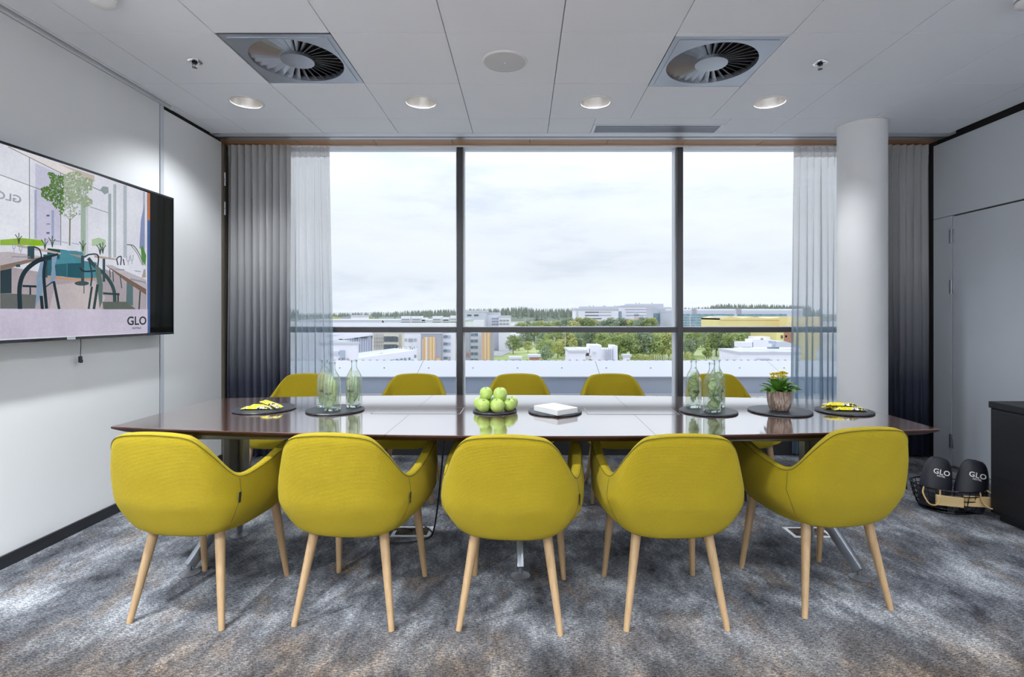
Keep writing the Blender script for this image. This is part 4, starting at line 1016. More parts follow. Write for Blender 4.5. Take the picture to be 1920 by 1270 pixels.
# apples
def apple(x, y, z, r_, label, tilt, rz):
    r = thing('apple', label, 'apple', (x, y, z - r_ * 0.93), rz, 'green apples piled on the slate')
    prof = [(0.0, 0.10), (0.25, 0.035), (0.42, 0.0), (0.62, 0.05), (0.84, 0.28), (0.98, 0.62), (1.02, 0.95), (0.97, 1.28), (0.82, 1.60), (0.58, 1.80), (0.34, 1.86), (0.18, 1.80), (0.06, 1.66), (0.0, 1.60)]
    pts = catmull([(a, 0, b) for a, b in prof], 2)
    mt = Matrix.Translation((0, 0, r_ * .93)) @ Matrix.Rotation(tilt, 4, 'X') @ Matrix.Translation((0, 0, -r_ * .93))
    b = MB(); b.lathe([(max(0, p.x) * r_, p.z * r_) for p in pts], 28, (0, 0, 0), False, False, mat=mt)
    b.build('fruit', 'apple_skin', r, 80)
    MB().tube([mt @ Vector((0, 0, 1.60 * r_)), mt @ Vector((0.02 * r_, 0, 1.8 * r_)), mt @ Vector((0.10 * r_, 0, 1.98 * r_))], 0.0014, 6).build('stem', 'apple_stem', r, 60)
AR = 0.0335
for (px, py, Y, rr_, lab, tl) in ((911.4, 737.6, 2.64, .031, 'upper green apple on the television side of the pile', .25), (938, 739, 2.625, .0335, 'upper green apple on the notepad side of the pile', .15),
        (906.6, 760.6, 2.600, .0325, 'bottom green apple at the television side, front of the pile', .35), (932.6, 762.3, 2.588, .034, 'bottom green apple at the middle front of the pile', .3),
        (954, 757, 2.628, .032, 'bottom green apple at the notepad side, front of the pile', .4), (959.5, 751, 2.695, .031, 'green apple peeking out behind the pile, notepad side', .1),
        (924, 752, 2.665, .031, 'green apple in the dark middle of the pile', .1), (900, 751, 2.672, .031, 'green apple half hidden behind the pile, television side', .1)):
    X = (px - CX) * Y / F; Zc = CAMZ + (CY - py) * Y / F
    Zc = SZ + rr_ * 0.93 if py > 745 else Zc - 0.001
    apple(X, Y, Zc, rr_, lab, tl, random.uniform(-.6, .6))

# notepad block and pen
nb = thing('notepad_block', 'thick white block of note paper on a slate plate', 'notepad', (0.161, 2.604, SZ), math.radians(38.5))
MB().rbox((-0.066, -0.087, 0.0), (0.066, 0.087, 0.0235), 0.0008, 1).build('paper_stack', 'paper_white', nb, 20)
MB().rbox((-0.0665, -0.0875, 0.0237), (0.0665, 0.0875, 0.0252), 0.0005, 1).build('cover_sheet', 'print_white', nb, 20)
p0 = Vector((0.062, 2.645, SZ + 0.005)); p1 = Vector((0.150, 2.522, SZ + 0.005))
pen = thing('pen', 'black ballpoint pen lying against the white notepad block', 'pen', tuple(p0))
d = (p1 - p0); MB().tube([(0, 0, 0), d * .06, d * .62, d * .9, d], [.0045, .005, .005, .0035, .001], 12).build('barrel', 'black_gloss', pen, 50)
MB().tube([d * .02 + Vector((0, 0, .0055)), d * .30 + Vector((0, 0, .007)), d * .32 + Vector((0, 0, .005))], .0014, 6).build('clip', 'chrome', pen, 50)

# potted plant
pp = thing('potted_plant', 'small potted plant with yellow flowers in a ribbed brown pot', 'potted plant', (1.272, 2.632, SZ))
pot = MB(); n = 72; rings = []
for r_, z in ((0.034, 0.0), (0.042, 0.002), (0.050, 0.018), (0.056, 0.045), (0.0585, 0.075), (0.0590, 0.100), (0.0565, 0.1005), (0.0545, 0.088)):
    rings.append([((r_ + 0.0012 * noise.noise((math.cos(2 * PI * j / n) * 14, math.sin(2 * PI * j / n) * 14, z * 6))) * math.cos(2 * PI * j / n), (r_ + 0.0012 * noise.noise((math.cos(2 * PI * j / n) * 14, math.sin(2 * PI * j / n) * 14, z * 6))) * math.sin(2 * PI * j / n), z + (0.002 * math.sin(5 * j * 2 * PI / n) if z > .09 else 0)) for j in range(n)])
pot.ring_surface(rings, True, True, False); pot.build('pot', 'ribbed_pot', pp, 60)
MB().lathe([(0.0545, 0.088), (0.02, 0.091), (0.0, 0.092)], 24, (0, 0, 0), False, False).build('soil', 'gravel_soil', pp, 60)
rl = random.Random(12)
def leaf(base, az, el, ln, wd, curl):
    rows = []; nn = 7
    for i in range(nn + 1):
        t = i / nn; w = wd * (math.sin(PI * min(1, t * 0.93 + 0.05)) ** 0.75) * (1 + 0.10 * math.sin(t * 22))
        e_ = el - curl * t * t; x = ln * t * math.cos(e_); z = ln * t * math.sin(e_)
        rows.append([(x, -w, z + 0.25 * w), (x, -w * .5, z + .02 * w), (x, 0, z - 0.0008), (x, w * .5, z + .02 * w), (x, w, z + 0.25 * w)])
    mt = Matrix.Translation(base) @ Matrix.Rotation(az, 4, 'Z')
    b = MB(); b.grid([[mt @ Vector(p) for p in r_] for r_ in rows])
    b.grid([[mt @ (Vector(p) - Vector((0, 0, .0009))) for p in reversed(r_)] for r_ in rows])
    b.build('leaf', 'plant_leaf', pp, 80)
for k in range(11): leaf((0.015 * math.cos(k * .57), 0.015 * math.sin(k * .57), 0.092), k * 2 * PI / 11 + rl.uniform(-.2, .2), rl.uniform(0.25, 0.6), rl.uniform(0.075, 0.095), rl.uniform(0.019, 0.025), rl.uniform(.1, .5))
for k in range(9): leaf((0.010 * math.cos(k * .7), 0.010 * math.sin(k * .7), 0.098), k * 2 * PI / 9 + .3 + rl.uniform(-.2, .2), rl.uniform(0.65, 1.05), rl.uniform(0.072, 0.095), rl.uniform(0.017, 0.023), rl.uniform(.1, .5))
for k in range(5): leaf((0.006 * math.cos(k * 1.3), 0.006 * math.sin(k * 1.3), 0.10), k * 2 * PI / 5 + .1, 1.2, rl.uniform(0.07, 0.08), 0.017, .3)
for (fx, fz, fy) in ((-0.034, 0.163, -0.012), (-0.020, 0.176, 0.018), (0.006, 0.170, -0.022), (0.016, 0.186, -0.004), (0.030, 0.182, 0.012), (-0.008, 0.180, 0.0)):
    st = MB().tube([(fx * .25, fy * .25, 0.095), (fx * .6, fy * .6, 0.14), (fx, fy, fz)], 0.0018, 6).build('flower_stalk', 'stem_green', pp, 60)
    fb = MB()
    for q in range(30):
        a = rl.uniform(0, 2 * PI); rr_ = 0.0155 * math.sqrt(rl.random()); c_ = Vector((fx + rr_ * math.cos(a), fy + rr_ * math.sin(a), fz + 0.008 - rr_ * .45 + rl.uniform(-.002, .002)))
        for p_ in range(4):
            aa = p_ * PI / 2 + a; t_ = Vector((math.cos(aa), math.sin(aa), .35)) * .0055; s2 = Vector((-math.sin(aa), math.cos(aa), 0)) * .0028
            t_ = t_ * 1.5; s2 = s2 * 1.5; fb.add([c_, c_ + t_ * .6 + s2, c_ + t_, c_ + t_ * .6 - s2], [(0, 1, 2, 3)])
        fb.cone(c_ - Vector((0, 0, .006)), c_, .0008, .0022, 5)
    fb.build('flower_head', 'petal_yellow', st, 0)

# wrapped sweets
def sweet(x, y, z, rz, ln, wd, ht, label, group, tilt=0.0):
    b = MB(); nu, nv = 22, 10; top = []; bot = []
    rnd = random.Random(hash((round(x, 3), round(y, 3))) & 255)
    for i in range(nu + 1):
        u = i / nu; s_ = (u - .5) * ln; endf = min(1, min(u, 1 - u) / 0.16); body = math.sin(PI / 2 * endf) ** .7
        ww = wd * (0.5 + 0.5 * (0.80 + 0.20 * body)) / 1.0; r0 = []; r1 = []
        for j in range(nv + 1):
            v = j / nv; a = (v - .5) * 2; prof = max(0, 1 - abs(a) ** 2.4)
            cr = 0.0012 * math.sin(j * 2.6 + i * .8) * (1 - body) + rnd.uniform(-.0005, .0005)
            r0.append((s_, a * ww / 2, ht * (0.35 + 0.65 * prof * body) * (0.25 + .75 * body) + cr)); r1.append((s_, a * ww / 2, ht * 0.35 * (1 - prof * body) + (cr * .3 if body < .9 else 0)))
        top.append(r0); bot.append(list(reversed(r1)))
    b.grid(top); b.grid(bot)
    mt = Matrix.Rotation(tilt, 4, 'Y')
    b.v = [tuple(mt @ Vector(p)) for p in b.v]
    o = b.build('wrapped_sweet', 'candy_wrapper', None, 70, (x, y, z), (0, 0, rz)); return tag(o, label, 'sweet', group)
g1, g2 = 'yellow wrapped sweets on the television end slate', 'yellow wrapped sweets on the column end slate'
sweet(-1.330, 2.665, SZ, 0.10, 0.155, 0.042, 0.017, 'lowest yellow wrapped sweet, front of the television end slate', g1)
sweet(-1.325, 2.712, SZ, -0.12, 0.150, 0.042, 0.017, 'yellow wrapped sweet behind the lowest one, television end slate', g1)
sweet(-1.275, 2.695, SZ + 0.016, -0.55, 0.150, 0.042, 0.016, 'topmost yellow wrapped sweet lying askew, television end slate', g1, 0.12)
sweet(1.600, 2.690, SZ, -0.06, 0.150, 0.048, 0.018, 'yellow patterned sweet at the rear of the column end slate', g2)
sweet(1.618, 2.632, SZ, -0.16, 0.150, 0.048, 0.018, 'yellow patterned sweet at the front of the column end slate', g2)
sweet(1.592, 2.662, SZ + 0.017, -0.22, 0.155, 0.050, 0.018, 'topmost yellow patterned sweet on the column end slate', g2)

# ================================================================ FLOOR THINGS
cb = thing('sideboard', 'low black wooden sideboard against the grey door wall', 'sideboard', (3.13, 2.19, 0))
MB().rbox((-0.325, -1.0, 0.04), (0.325, 0.995, 0.665), 0.003, 1).build('body', 'black_oak', cb, 20)
MB().rbox((-0.335, -1.01, 0.667), (0.335, 1.0, 0.705), 0.003, 1).build('top', 'black_oak', cb, 20)
MB().box((-0.29, -0.97, 0.0), (0.31, 0.97, 0.04)).build('plinth', 'matt_black', cb, 0)
for k in range(3): MB().rbox((-0.332, -0.985 + k * 0.66, 0.06), (-0.326, -0.335 + k * 0.66, 0.655), 0.002, 1).build('door', 'black_oak', cb, 20)

BX, BY = 2.685, 3.36
bk = thing('wire_basket', 'black wire basket with rope handles on the carpet beside the sideboard', 'basket', (BX, BY, 0), math.radians(-12))
def hoop(rx, ry, z, r_): return MB().tube([(rx * math.cos(2 * PI * j / 40), ry * math.sin(2 * PI * j / 40), z) for j in range(40)], r_, 6, closed=True)
for k, (rx, ry, z, r_) in enumerate(((0.150, 0.115, 0.006, .005), (0.165, 0.13, 0.03, .003), (0.175, 0.14, 0.06, .003), (0.185, 0.148, 0.09, .003), (0.192, 0.154, 0.12, .003), (0.198, 0.158, 0.15, .005))): hoop(rx, ry, z, r_).build('hoop', 'black_gloss', bk, 60)
for j in range(28):
    a = 2 * PI * j / 28; MB().tube([(0.150 * math.cos(a), 0.115 * math.sin(a), 0.006), (0.178 * math.cos(a), 0.142 * math.sin(a), 0.07), (0.198 * math.cos(a), 0.158 * math.sin(a), 0.15)], 0.0022, 5).build('wire', 'black_gloss', bk, 60)
MB().lathe([(0.15, 0.0), (0.15, 0.004)], 32, (0, 0, 0.002), mat=Matrix.Diagonal((1, .76, 1, 1))).build('base', 'black_gloss', bk, 30)
for s_ in (-1, 1):
    MB().tube(catmull([(s_ * .170, -0.085, 0.150), (s_ * .195, -0.13, 0.125), (s_ * .180, -0.165, 0.075), (s_ * .14, -0.165, 0.068), (s_ * .112, -0.145, 0.10), (s_ * .105, -0.135, 0.152)], 5), 0.0045, 8).build('rope_handle', 'tan_rope', bk, 60)
def bag(dx, dy, rz, lean, label):
    r = thing('rounded_bag', label, 'bag', (BX + dx, BY + dy, 0.012), rz, 'black printed bags in the basket')
    mt = Matrix.Rotation(math.radians(11), 4, 'Y') @ Matrix.Rotation(lean, 4, 'X'); n = 40; rings = []
    H = 0.315; w = 0.088
    for k in range(15):
        t = k / 14; z = H * (1 - math.cos(PI * t)) / 2
        wd = w * (math.sin(PI * (0.16 + 0.84 * t)) ** 0.5 if t > .45 else 1.0 - 0.25 * (1 - t / .45) ** 2) if t < 1 else 0.001
        dp = 0.048 * (1 - 0.15 * abs(t - .4)) * (math.sin(PI * (0.2 + 0.8 * t)) ** .5 if t > .4 else 1) if t < 1 else 0.001
        rings.append([mt @ Vector((wd * math.copysign(abs(math.cos(2 * PI * j / n)) ** .8, math.cos(2 * PI * j / n)), dp * math.sin(2 * PI * j / n), z)) for j in range(n)])
    MB().ring_surface(rings, True, True, True).build('pouch', 'bag_cloth', r, 60)
    for body, z, size in (('GLO', 0.222, 0.044), ('HOTEL', 0.198, 0.0145)):
        text_obj('printed_name', body, size, 'print_white', r, mt @ Matrix.Translation((0.0, -0.049, z)) @ Matrix.Rotation(PI / 2, 4, 'X'), 0.0006, 1.05, size * .018)
    return r
bag(-0.100, -0.01, math.radians(-14), math.radians(-9), 'rounded black bag printed GLO HOTEL, nearer the curtains')
bag(0.070, -0.075, math.radians(-16), math.radians(-9), 'rounded black bag printed GLO HOTEL, nearer the sideboard')
def card(dx, dy, rz, label):
    r = thing('card_box', label, 'box', (BX + dx, BY + dy, 0.075), rz, 'tan card boxes at the front of the basket')
    b = MB().rbox((-0.068, -0.012, -0.015), (0.068, 0.012, 0.045), 0.002, 1).build('carton', 'tan_card', r, 20)
    MB().box((-0.0685, -0.0125, 0.012), (0.0685, -0.0118, 0.0135)).build('fold_line', 'tan_rope', r, 0)
card(-0.088, -0.128, math.radians(-20), 'tan card box under the bag nearer the curtains')
card(0.070, -0.140, math.radians(-10), 'tan card box under the bag nearer the sideboard')

# floor outlet boxes and a cable under the table
def floor_box(x, y, label):
    r = thing('floor_outlet', label, 'floor outlet', (x, y, 0.0), 0, 'metal floor outlet boxes')
    MB().rbox((-0.11, -0.07, 0.0), (0.11, 0.07, 0.004), 0.001, 1).build('frame', 'pale_aluminium', r, 20)
    MB().rbox((-0.09, -0.05, 0.0042), (0.09, 0.05, 0.006), 0.001, 1).build('lid', 'carpet', r, 20)
floor_box(-0.62, 2.99, 'metal floor outlet box under the table beside the black cable')
floor_box(1.60, 2.98, 'metal floor outlet box under the table behind the plant side chair')
cbp = catmull([(-0.40, 2.72, 0.60), (-0.45, 2.80, 0.20), (-0.50, 2.92, 0.012), (-0.56, 3.05, 0.006), (-0.50, 2.95, 0.006), (-0.56, 2.86, 0.006), (-0.70, 2.84, 0.006), (-0.80, 2.93, 0.006), (-0.70, 3.02, 0.008), (-0.62, 3.0, 0.012)], 8)
tag(MB().tube(cbp, 0.0045, 8).build('power_cable', 'black_plastic', None, 60), 'black power cable looping on the carpet under the table', 'cable')

# ================================================================ OUTSIDE: TERRACE EDGE
te = struct(MB().box((-12, 4.86, 0.05), (14, 7.0, 0.16)).build('ground_terrace', 'roof_gravel', smooth=0), 'gravel roof strip outside the window')
MB().box((-12, 4.87, -0.4), (14, 4.90, 0.30)).build('edge_flashing', 'white_sheet_metal', te, 0)
pa = thing('parapet', 'white sheet metal parapet with bluish glossy cladding outside the window', 'parapet', (0, 7.0, 0))
xs = [-11 + 1.35 * k for k in range(19)]
for a, b in zip(xs[:-1], xs[1:]):
    MB().box((a + .004, 0.0, 0.13), (b - .004, 0.04, 0.405)).build('cladding_panel', 'parapet_cladding', pa, 0)
MB().box((-11, -0.03, 0.155), (13.2, 0.0, 0.185)).build('foot_rail', 'white_sheet_metal', pa, 0)
xs = [-11.08 + 2.42 * k for k in range(11)]
for a, b in zip(xs[:-1], xs[1:]):
    c = MB(); c.add([(a + .003, -0.03, 0.400), (b - .003, -0.03, 0.400), (b - .003, -0.03, 0.412), (a + .003, -0.03, 0.412), (b - .003, 0.50, 0.578), (a + .003, 0.50, 0.578), (b - .003, 0.52, 0.50), (a + .003, 0.52, 0.50)],
                    [(0, 1, 2, 3), (3, 2, 4, 5), (5, 4, 6, 7), (7, 6, 1, 0), (0, 3, 5, 7), (1, 6, 4, 2)])
    cp = c.build('coping_sheet', 'white_sheet_metal', pa, 0)
    k = a + 0.12
    bolts = MB()
    while k < b:
        t = 0.5; bolts.lathe([(0.010, 0), (0.008, 0.008)], 8, (k, -0.03 + 0.53 * t, 0.412 + 0.166 * t)); k += 0.605
    bolts.build('bolt_line', 'table_metal', cp, 0)
    ridge = MB(); k = a + .05
    while k < b: ridge.box((k, 0.495, 0.575), (k + .03, 0.505, 0.586)); k += 0.10
    ridge.build('clip_line', 'facade_grey', cp, 0)
MB().box((-11, 0.05, -0.6), (13.2, 0.5, 0.39)).build('core', 'facade_grey', pa, 0)
for x0, x1, n_, lab in ((1228, 1255, 8, 'short row of thin white rods on the parapet before the park'), (1322, 1380, 15, 'long row of thin white rods on the parapet beside the white roofs')):
    r = thing('rod_row', lab, 'rods', tuple(W(x0, 677, 7.53)))
    wd = (x1 - x0) * 7.53 / F; rr_ = random.Random(n_)
    MB().box((-0.02, -0.01, -0.03), (wd + .02, 0.02, 0.005)).build('base', 'white_sheet_metal', r, 0)
    for k in range(n_):
        x = wd * k / (n_ - 1); MB().cone((x, 0, -0.01), (x + rr_.uniform(-.012, .012), 0, 0.055 + rr_.uniform(0, .03)), 0.0035, 0.003, 6).build('rod', 'white_plastic', r, 40)

# ================================================================ OUTSIDE: TOWN AND PARK
GZ = -22.0
gnd = MB()
prof = [(30, GZ), (200, GZ), (520, GZ), (760, -18), (1000, -12), (1400, -3), (1900, 3), (2600, 6), (4500, 6)]
gnd.grid([[(x * (1 if y > 900 else 1), y, z) for x in range(-4000, 4001, 400)] for y, z in prof])
struct(gnd.build('ground_park', 'lawn', smooth=60), 'lawn and park land below the window')
def road(name, pts, w, mat, label):
    P = [Vector((x, y, GZ + 0.15)) for x, y in pts]; rows = []
    for i, p in enumerate(P):
        d = (P[min(i + 1, len(P) - 1)] - P[max(i - 1, 0)]).normalized(); s_ = Vector((-d.y, d.x, 0)) * w / 2; rows.append([p - s_, p + s_])
    struct(MB().grid(rows).build(name, mat, smooth=0), label)
def gp(x, y):
    D = (CAMZ - GZ) * F / (y - CY); return ((x - CX) * D / F, D)
road('road_1', [gp(915, 668), gp(960, 650), gp(990, 634), gp(1005, 622), gp(1010, 612)], 16, 'asphalt', 'grey road running past the striped towers')
road('road_2', [gp(905, 642), gp(950, 634), gp(985, 628), gp(1060, 622)], 14, 'asphalt', 'second grey road crossing the park edge')

def bld(name, label, x0, x1, y0, y1, D, depth, mat, wins=(), roof='roof_grey', cat='building', group=None, ground=True):
    a = W(x0, y0, D); b = W(x1, y1, D); cx = (a.x + b.x) / 2
    zb = GZ if ground else b.z
    r = thing(name, label, cat, (cx, D, zb), 0, group)
    hw = (b.x - a.x) / 2; H = a.z - zb
    MB().box((-hw, 0, 0), (hw, depth, H)).build('body', mat, r, 0)
    if roof: MB().box((-hw - .15, -.15, H), (hw + .15, depth + .15, H + 0.004 * D)).build('roof_edge', roof, r, 0)
    for wnd in wins: box_on(r, *wnd)
    return r
def box_on(r, x0, x1, y0, y1, mat, name='window', proud=0.25, deep=0.2):
    D = r.location.y; Dp = D + max(0.0, -proud); a = W(x0, y0, Dp); b = W(x1, y1, Dp); o = r.location
    return MB().box((a.x - o.x, -proud, b.z - o.z), (b.x - o.x, deep, a.z - o.z)).build(name, mat, r, 0)
def rows_of(xa, xb, nx, ya, yb, ny, gapx=0.35, gapy=0.45, mat='far_glass'):
    out_ = []; dx = (xb - xa) / nx; dy = (yb - ya) / ny
    for j in range(ny):
        for i in range(nx): out_.append((xa + dx * (i + gapx / 2), xa + dx * (i + 1 - gapx / 2), ya + dy * (j + gapy / 2), ya + dy * (j + 1 - gapy / 2), mat))
    return out_

# television side of the view
b1 = bld('hall', 'long low white hall with rooftop units behind the window transom', 560, 866, 604, 640, 250, 60, 'facade_white', (), 'white_sheet_metal')
for x0, x1, y0 in ((752, 769, 593), (772, 789, 593), (790, 798, 596), (811, 827, 593), (830, 842, 595), (844, 857, 592), (716, 720, 600)):
    box_on(b1, x0, x1, y0, 605, 'facade_white', 'roof_unit', 0, 6); box_on(b1, x0 + 1, x1 - 1, (y0 + 605) / 2 - 1, (y0 + 605) / 2 + 1.5, 'facade_grey', 'louvre', .15, .2)
bld('shed', 'dark roofed shed near the horizon on the curtain side', 641, 658, 598, 604, 420, 30, 'facade_lavender', ((643, 656, 600, 603, 'far_glass'),), 'facade_grey')
bld('shed', 'small white shed near the horizon beside yellow trees', 658, 670, 595, 605, 400, 30, 'facade_white', ((660, 668, 598, 601, 'pale_glass'),), 'white_sheet_metal')
b2 = bld('gallery_building', 'white building with glazed gallery and beige glass corner', 612, 700, 629, 668, 130, 3, 'pale_glass', (), None)
for k in range(13): box_on(b2, 646 + k * 4.4, 646.7 + k * 4.4, 632, 660, 'facade_white', 'glazing_bar', .25, .1)
# sloped fascia over the glazed gallery
def fascia(r, pts, D, dep, mat, name='fascia'):
    o = r.location; f_ = [W(x, y, D) - o for x, y in pts]; n_ = len(f_)
    v = [(p.x, p.y - 0.5, p.z) for p in f_] + [(p.x, p.y + dep, p.z) for p in f_]
    b_ = MB(); b_.add(v, [tuple(range(n_)), tuple(reversed(range(n_, 2 * n_)))] + [(i, n_ + i, n_ + (i + 1) % n_, (i + 1) % n_) for i in range(n_)])
    return fix_normals(b_.build(name, mat, r, 0))
fascia(b2, [(612, 632), (700, 623.5), (700, 629), (612, 641)], 130, 3, 'facade_white')
for x0, x1, y in ((637, 643, 636.4), (665, 672, 634.8), (676, 690, 633.4), (696, 699, 632.4)): box_on(b2, x0, x1, y - .7, y + .7, 'dark_glass', 'vent_opening', .6, .1)
b3 = bld('glass_corner', 'beige glazed corner building with two rows of dark windows', 699, 756, 625, 668, 128, 1.5, 'facade_cream', (), 'white_sheet_metal')
for y0, y1 in ((631, 641), (646, 656)):
    for k in range(4): box_on(b3, 720.4 + k * 6, 725.6 + k * 6, y0, y1, 'dark_glass')
    box_on(b3, 744, 746.5, y0 + 1, y1, 'dark_glass')
for k in range(6): box_on(b3, 702 + k * 3.2, 702.4 + k * 3.2, 627, 656, 'facade_grey', 'glazing_bar', .2, .1)
for x in (749, 752): box_on(b3, x, x + .4, 627, 656, 'facade_grey', 'glazing_bar', .2, .1)
for y in (634, 641, 648): box_on(b3, 700, 720, y, y + .4, 'facade_grey', 'glazing_bar', .2, .1)
b4 = bld('white_block', 'plain white block with a strip window, nearest the sheer curtain', 600, 669, 646, 676, 80, 0.8, 'facade_white', ((616, 636, 659, 665, 'facade_lavender'), (638, 647, 657, 671, 'pale_glass')), 'white_sheet_metal')
box_on(b4, 623, 645, 640, 647, 'facade_lavender', 'roof_unit', -2, 5)
for x in (636, 642, 646, 652): box_on(b4, x, x + 1.2, 672, 676, 'facade_grey', 'bollard', .4, .2)
b5 = thing('low_wing', 'low white wing with sloping roof line and ALBERGA letters', 'building', tuple(W(700, 690, 100)))
fascia(b5, [(606, 679), (668, 672), (776, 657), (776, 690), (606, 690)], 100, 3, 'facade_white', 'wall')
rb = MB(); o = b5.location
P = [W(668, 671, 103), W(776, 657, 103), W(740, 653, 125), W(668, 662, 125)]
rb.add([p - o for p in P], [(0, 1, 2, 3)]); rb.build('roof_slope', 'facade_lavender', b5, 0)
for x0, x1, y0, y1 in ((738, 741, 674, 678), (743.5, 748, 673, 678), (752, 756, 672, 677), (759, 760, 671, 677), (761.5, 762.5, 671, 677), (767.5, 768.5, 670, 676), (769.5, 770.5, 670, 676), (778, 781.5, 665, 671)):
    a = W(x0, y0, 100) - o; b = W(x1, y1, 100) - o; MB().box((a.x, -0.7, b.z), (b.x, -0.4, a.z)).build('window', 'far_glass', b5, 0)
for x0, x1, y in ((712, 716, 665), (719, 724, 664.5)): a = W(x0, y - 1.5, 106) - o; b = W(x1, y + 1, 106) - o; MB().box((a.x, 6, b.z), (b.x, 8, a.z)).build('roof_unit', 'dark_glass', b5, 0)
text_obj('sign_letters', 'ALBERGA', 0.95, 'facade_white', b5, Matrix.Translation(W(763, 655, 101) - o) @ Matrix.Rotation(-0.07, 4, 'Y') @ Matrix.Rotation(PI / 2, 4, 'X'), 0.06, 1.0, 0.012)
wins = []
for y in (635, 650, 665): wins += [(757, 763, y, y + 5, 'pale_glass'), (766, 774, y, y + 6, 'facade_grey'), (776, 781, y, y + 5, 'pale_glass')]
bld('apartment_block', 'white apartment block between the glass corner and the striped grey block', 755, 790, 625, 690, 200, 4, 'facade_white', wins, 'facade_lavender')
b6 = bld('striped_block', 'grey block with orange and pink vertical stripes beside the mullion', 789, 826.5, 626, 690, 190, 4, 'facade_grey', (), 'facade_lavender')
cols = ['stripe_pink', 'stripe_orange', 'stripe_yellow', 'facade_white', 'stripe_orange', 'stripe_pink', 'stripe_yellow', 'stripe_orange', 'stripe_yellow', 'stripe_pink']
for k in range(10): box_on(b6, 792 + k * 2.5, 794 + k * 2.5, 632 if k else 636, 678, cols[k], 'stripe', .3, .1)
box_on(b6, 818, 826, 672, 677, 'stripe_orange', 'awning', 1, .1)
wins = []
for y in (629, 642.5, 655.5, 669): wins += [(832, 839, y, y + 5, 'far_glass'), (840, 845, y, y + 5, 'pale_glass')]
for y in (642.5, 655.5, 669): wins.append((826.6, 829, y, y + 5, 'pale_glass'))
bld('apartment_block', 'white apartment block right beside the mullion with four window rows', 826.5, 853, 624, 690, 195, 4, 'facade_white', wins, 'facade_lavender')
b7 = bld('striped_block', 'grey block with a narrow yellow stripe, cut by the dark mullion', 853, 880.5, 622, 690, 198, 4, 'facade_grey', (), 'facade_lavender')
for k, c in enumerate(('stripe_yellow', 'stripe_orange', 'facade_white', 'stripe_yellow')): box_on(b7, 854 + k * 2.2, 855.8 + k * 2.2, 624, 678, c, 'stripe', .3, .1)
box_on(b7, 875, 880, 662, 667, 'facade_brick', 'awning', 1, .1)
wins = []
for y in (625, 637, 649, 661, 673): wins += [(883, 888.5, y, y + 5, 'far_glass'), (889.5, 896, y, y + 5, 'far_glass')]
bld('apartment_block', 'white apartment block beyond the mullion with five rows of paired windows', 880.5, 902.5, 618, 690, 205, 4, 'facade_white', wins, 'facade_lavender')
b8 = bld('striped_block', 'block with brown and orange stripes at the edge of the road', 902.5, 925.5, 620, 690, 200, 3, 'facade_grey', (), 'facade_lavender')
cols = ['stripe_pink', 'stripe_orange', 'stripe_pink', 'stripe_yellow', 'stripe_orange', 'stripe_pink', 'stripe_yellow', 'stripe_orange', 'stripe_pink']
for k in range(8): box_on(b8, 903 + k * 2.1, 904.7 + k * 2.1, 622, 677, cols[k], 'stripe', .3, .1)
# middle of the view
bld('office_block', 'white office block with dark windows just above the transom', 870, 910, 586, 630, 330, 30, 'facade_lavender', ((876, 884, 590, 593, 'dark_glass'), (889, 897, 590, 593, 'dark_glass'), (873, 908, 600, 613, 'facade_white', 'wall_panel')), 'white_sheet_metal')
bld('office_block', 'stepped white office block between the apartments and the forest', 911, 935, 590, 625, 350, 30, 'facade_white', rows_of(922, 935, 4, 595, 611, 3, .3, .5, 'facade_grey'), 'facade_lavender')
bld('office_block', 'lower white office block with grey window bands near the forest', 935, 956, 596, 622, 340, 30, 'facade_white', rows_of(936, 955, 3, 598, 611, 2, .2, .5, 'facade_grey'), 'facade_lavender')
def office(label, x0, x1, y0, y1, D, top0, top1, topy, bands, dk):
    b_ = bld('office_building', label, x0, x1, y0, y1, D, 40, 'facade_white', (), 'white_sheet_metal')
    box_on(b_, top0, top1, topy, y0 + 1, 'facade_lavender', 'plant_storey', -3, 20)
    for (a, c, y, h, m_) in bands: box_on(b_, a, c, y, y + h, m_, 'window_band', .3, .1)
    for x in dk: box_on(b_, x, x + 1.2, topy - 2.2, topy + 1, 'facade_grey', 'flue', -8, 9)
    return b_
office('wide white office building with dark window bands above the trees', 1079, 1160, 583, 615, 620, 1088, 1159, 575, [(1097, 1123, 585, 1.6, 'dark_glass'), (1097, 1123, 591, 1.6, 'dark_glass'), (1097, 1128, 597, 1.6, 'dark_glass'), (1124, 1146, 585, 1.2, 'facade_grey'), (1124, 1146, 591, 1.2, 'facade_grey'), (1081, 1084, 584, 16, 'facade_lavender')], (1105, 1112, 1131, 1134, 1152))
office('taller white office building with grey window bands beside the dark mullion', 1166, 1226, 577, 615, 640, 1176, 1244, 570, [(1172, 1222, 580, 1.3, 'facade_grey'), (1174, 1222, 585, 1.3, 'facade_grey'), (1174, 1220, 591, 1.3, 'facade_grey'), (1189, 1198, 588, 8, 'facade_lavender'), (1189, 1199, 596, 6, 'stripe_pink')], (1192, 1198, 1222))
bld('link_building', 'narrow dark glass link between the white office buildings', 1161, 1165.2, 584, 612, 622, 10, 'teal_glass', ((1162, 1163, 585, 605, 'facade_lavender', 'glazing_bar'),), None)
bld('glass_building', 'pale building with teal glass front beside the dark mullion', 1224, 1258, 580, 612, 572, 30, 'facade_lavender', [(1225, 1257, 588 + k * 4, 591.2 + k * 4, 'teal_glass') for k in range(5)], 'white_sheet_metal')
r9 = bld('rooftop_plant', 'white rooftop plant building with pipes in front of the park trees', 1068, 1098, 661, 690, 60, 6, 'facade_white', (), 'white_sheet_metal')
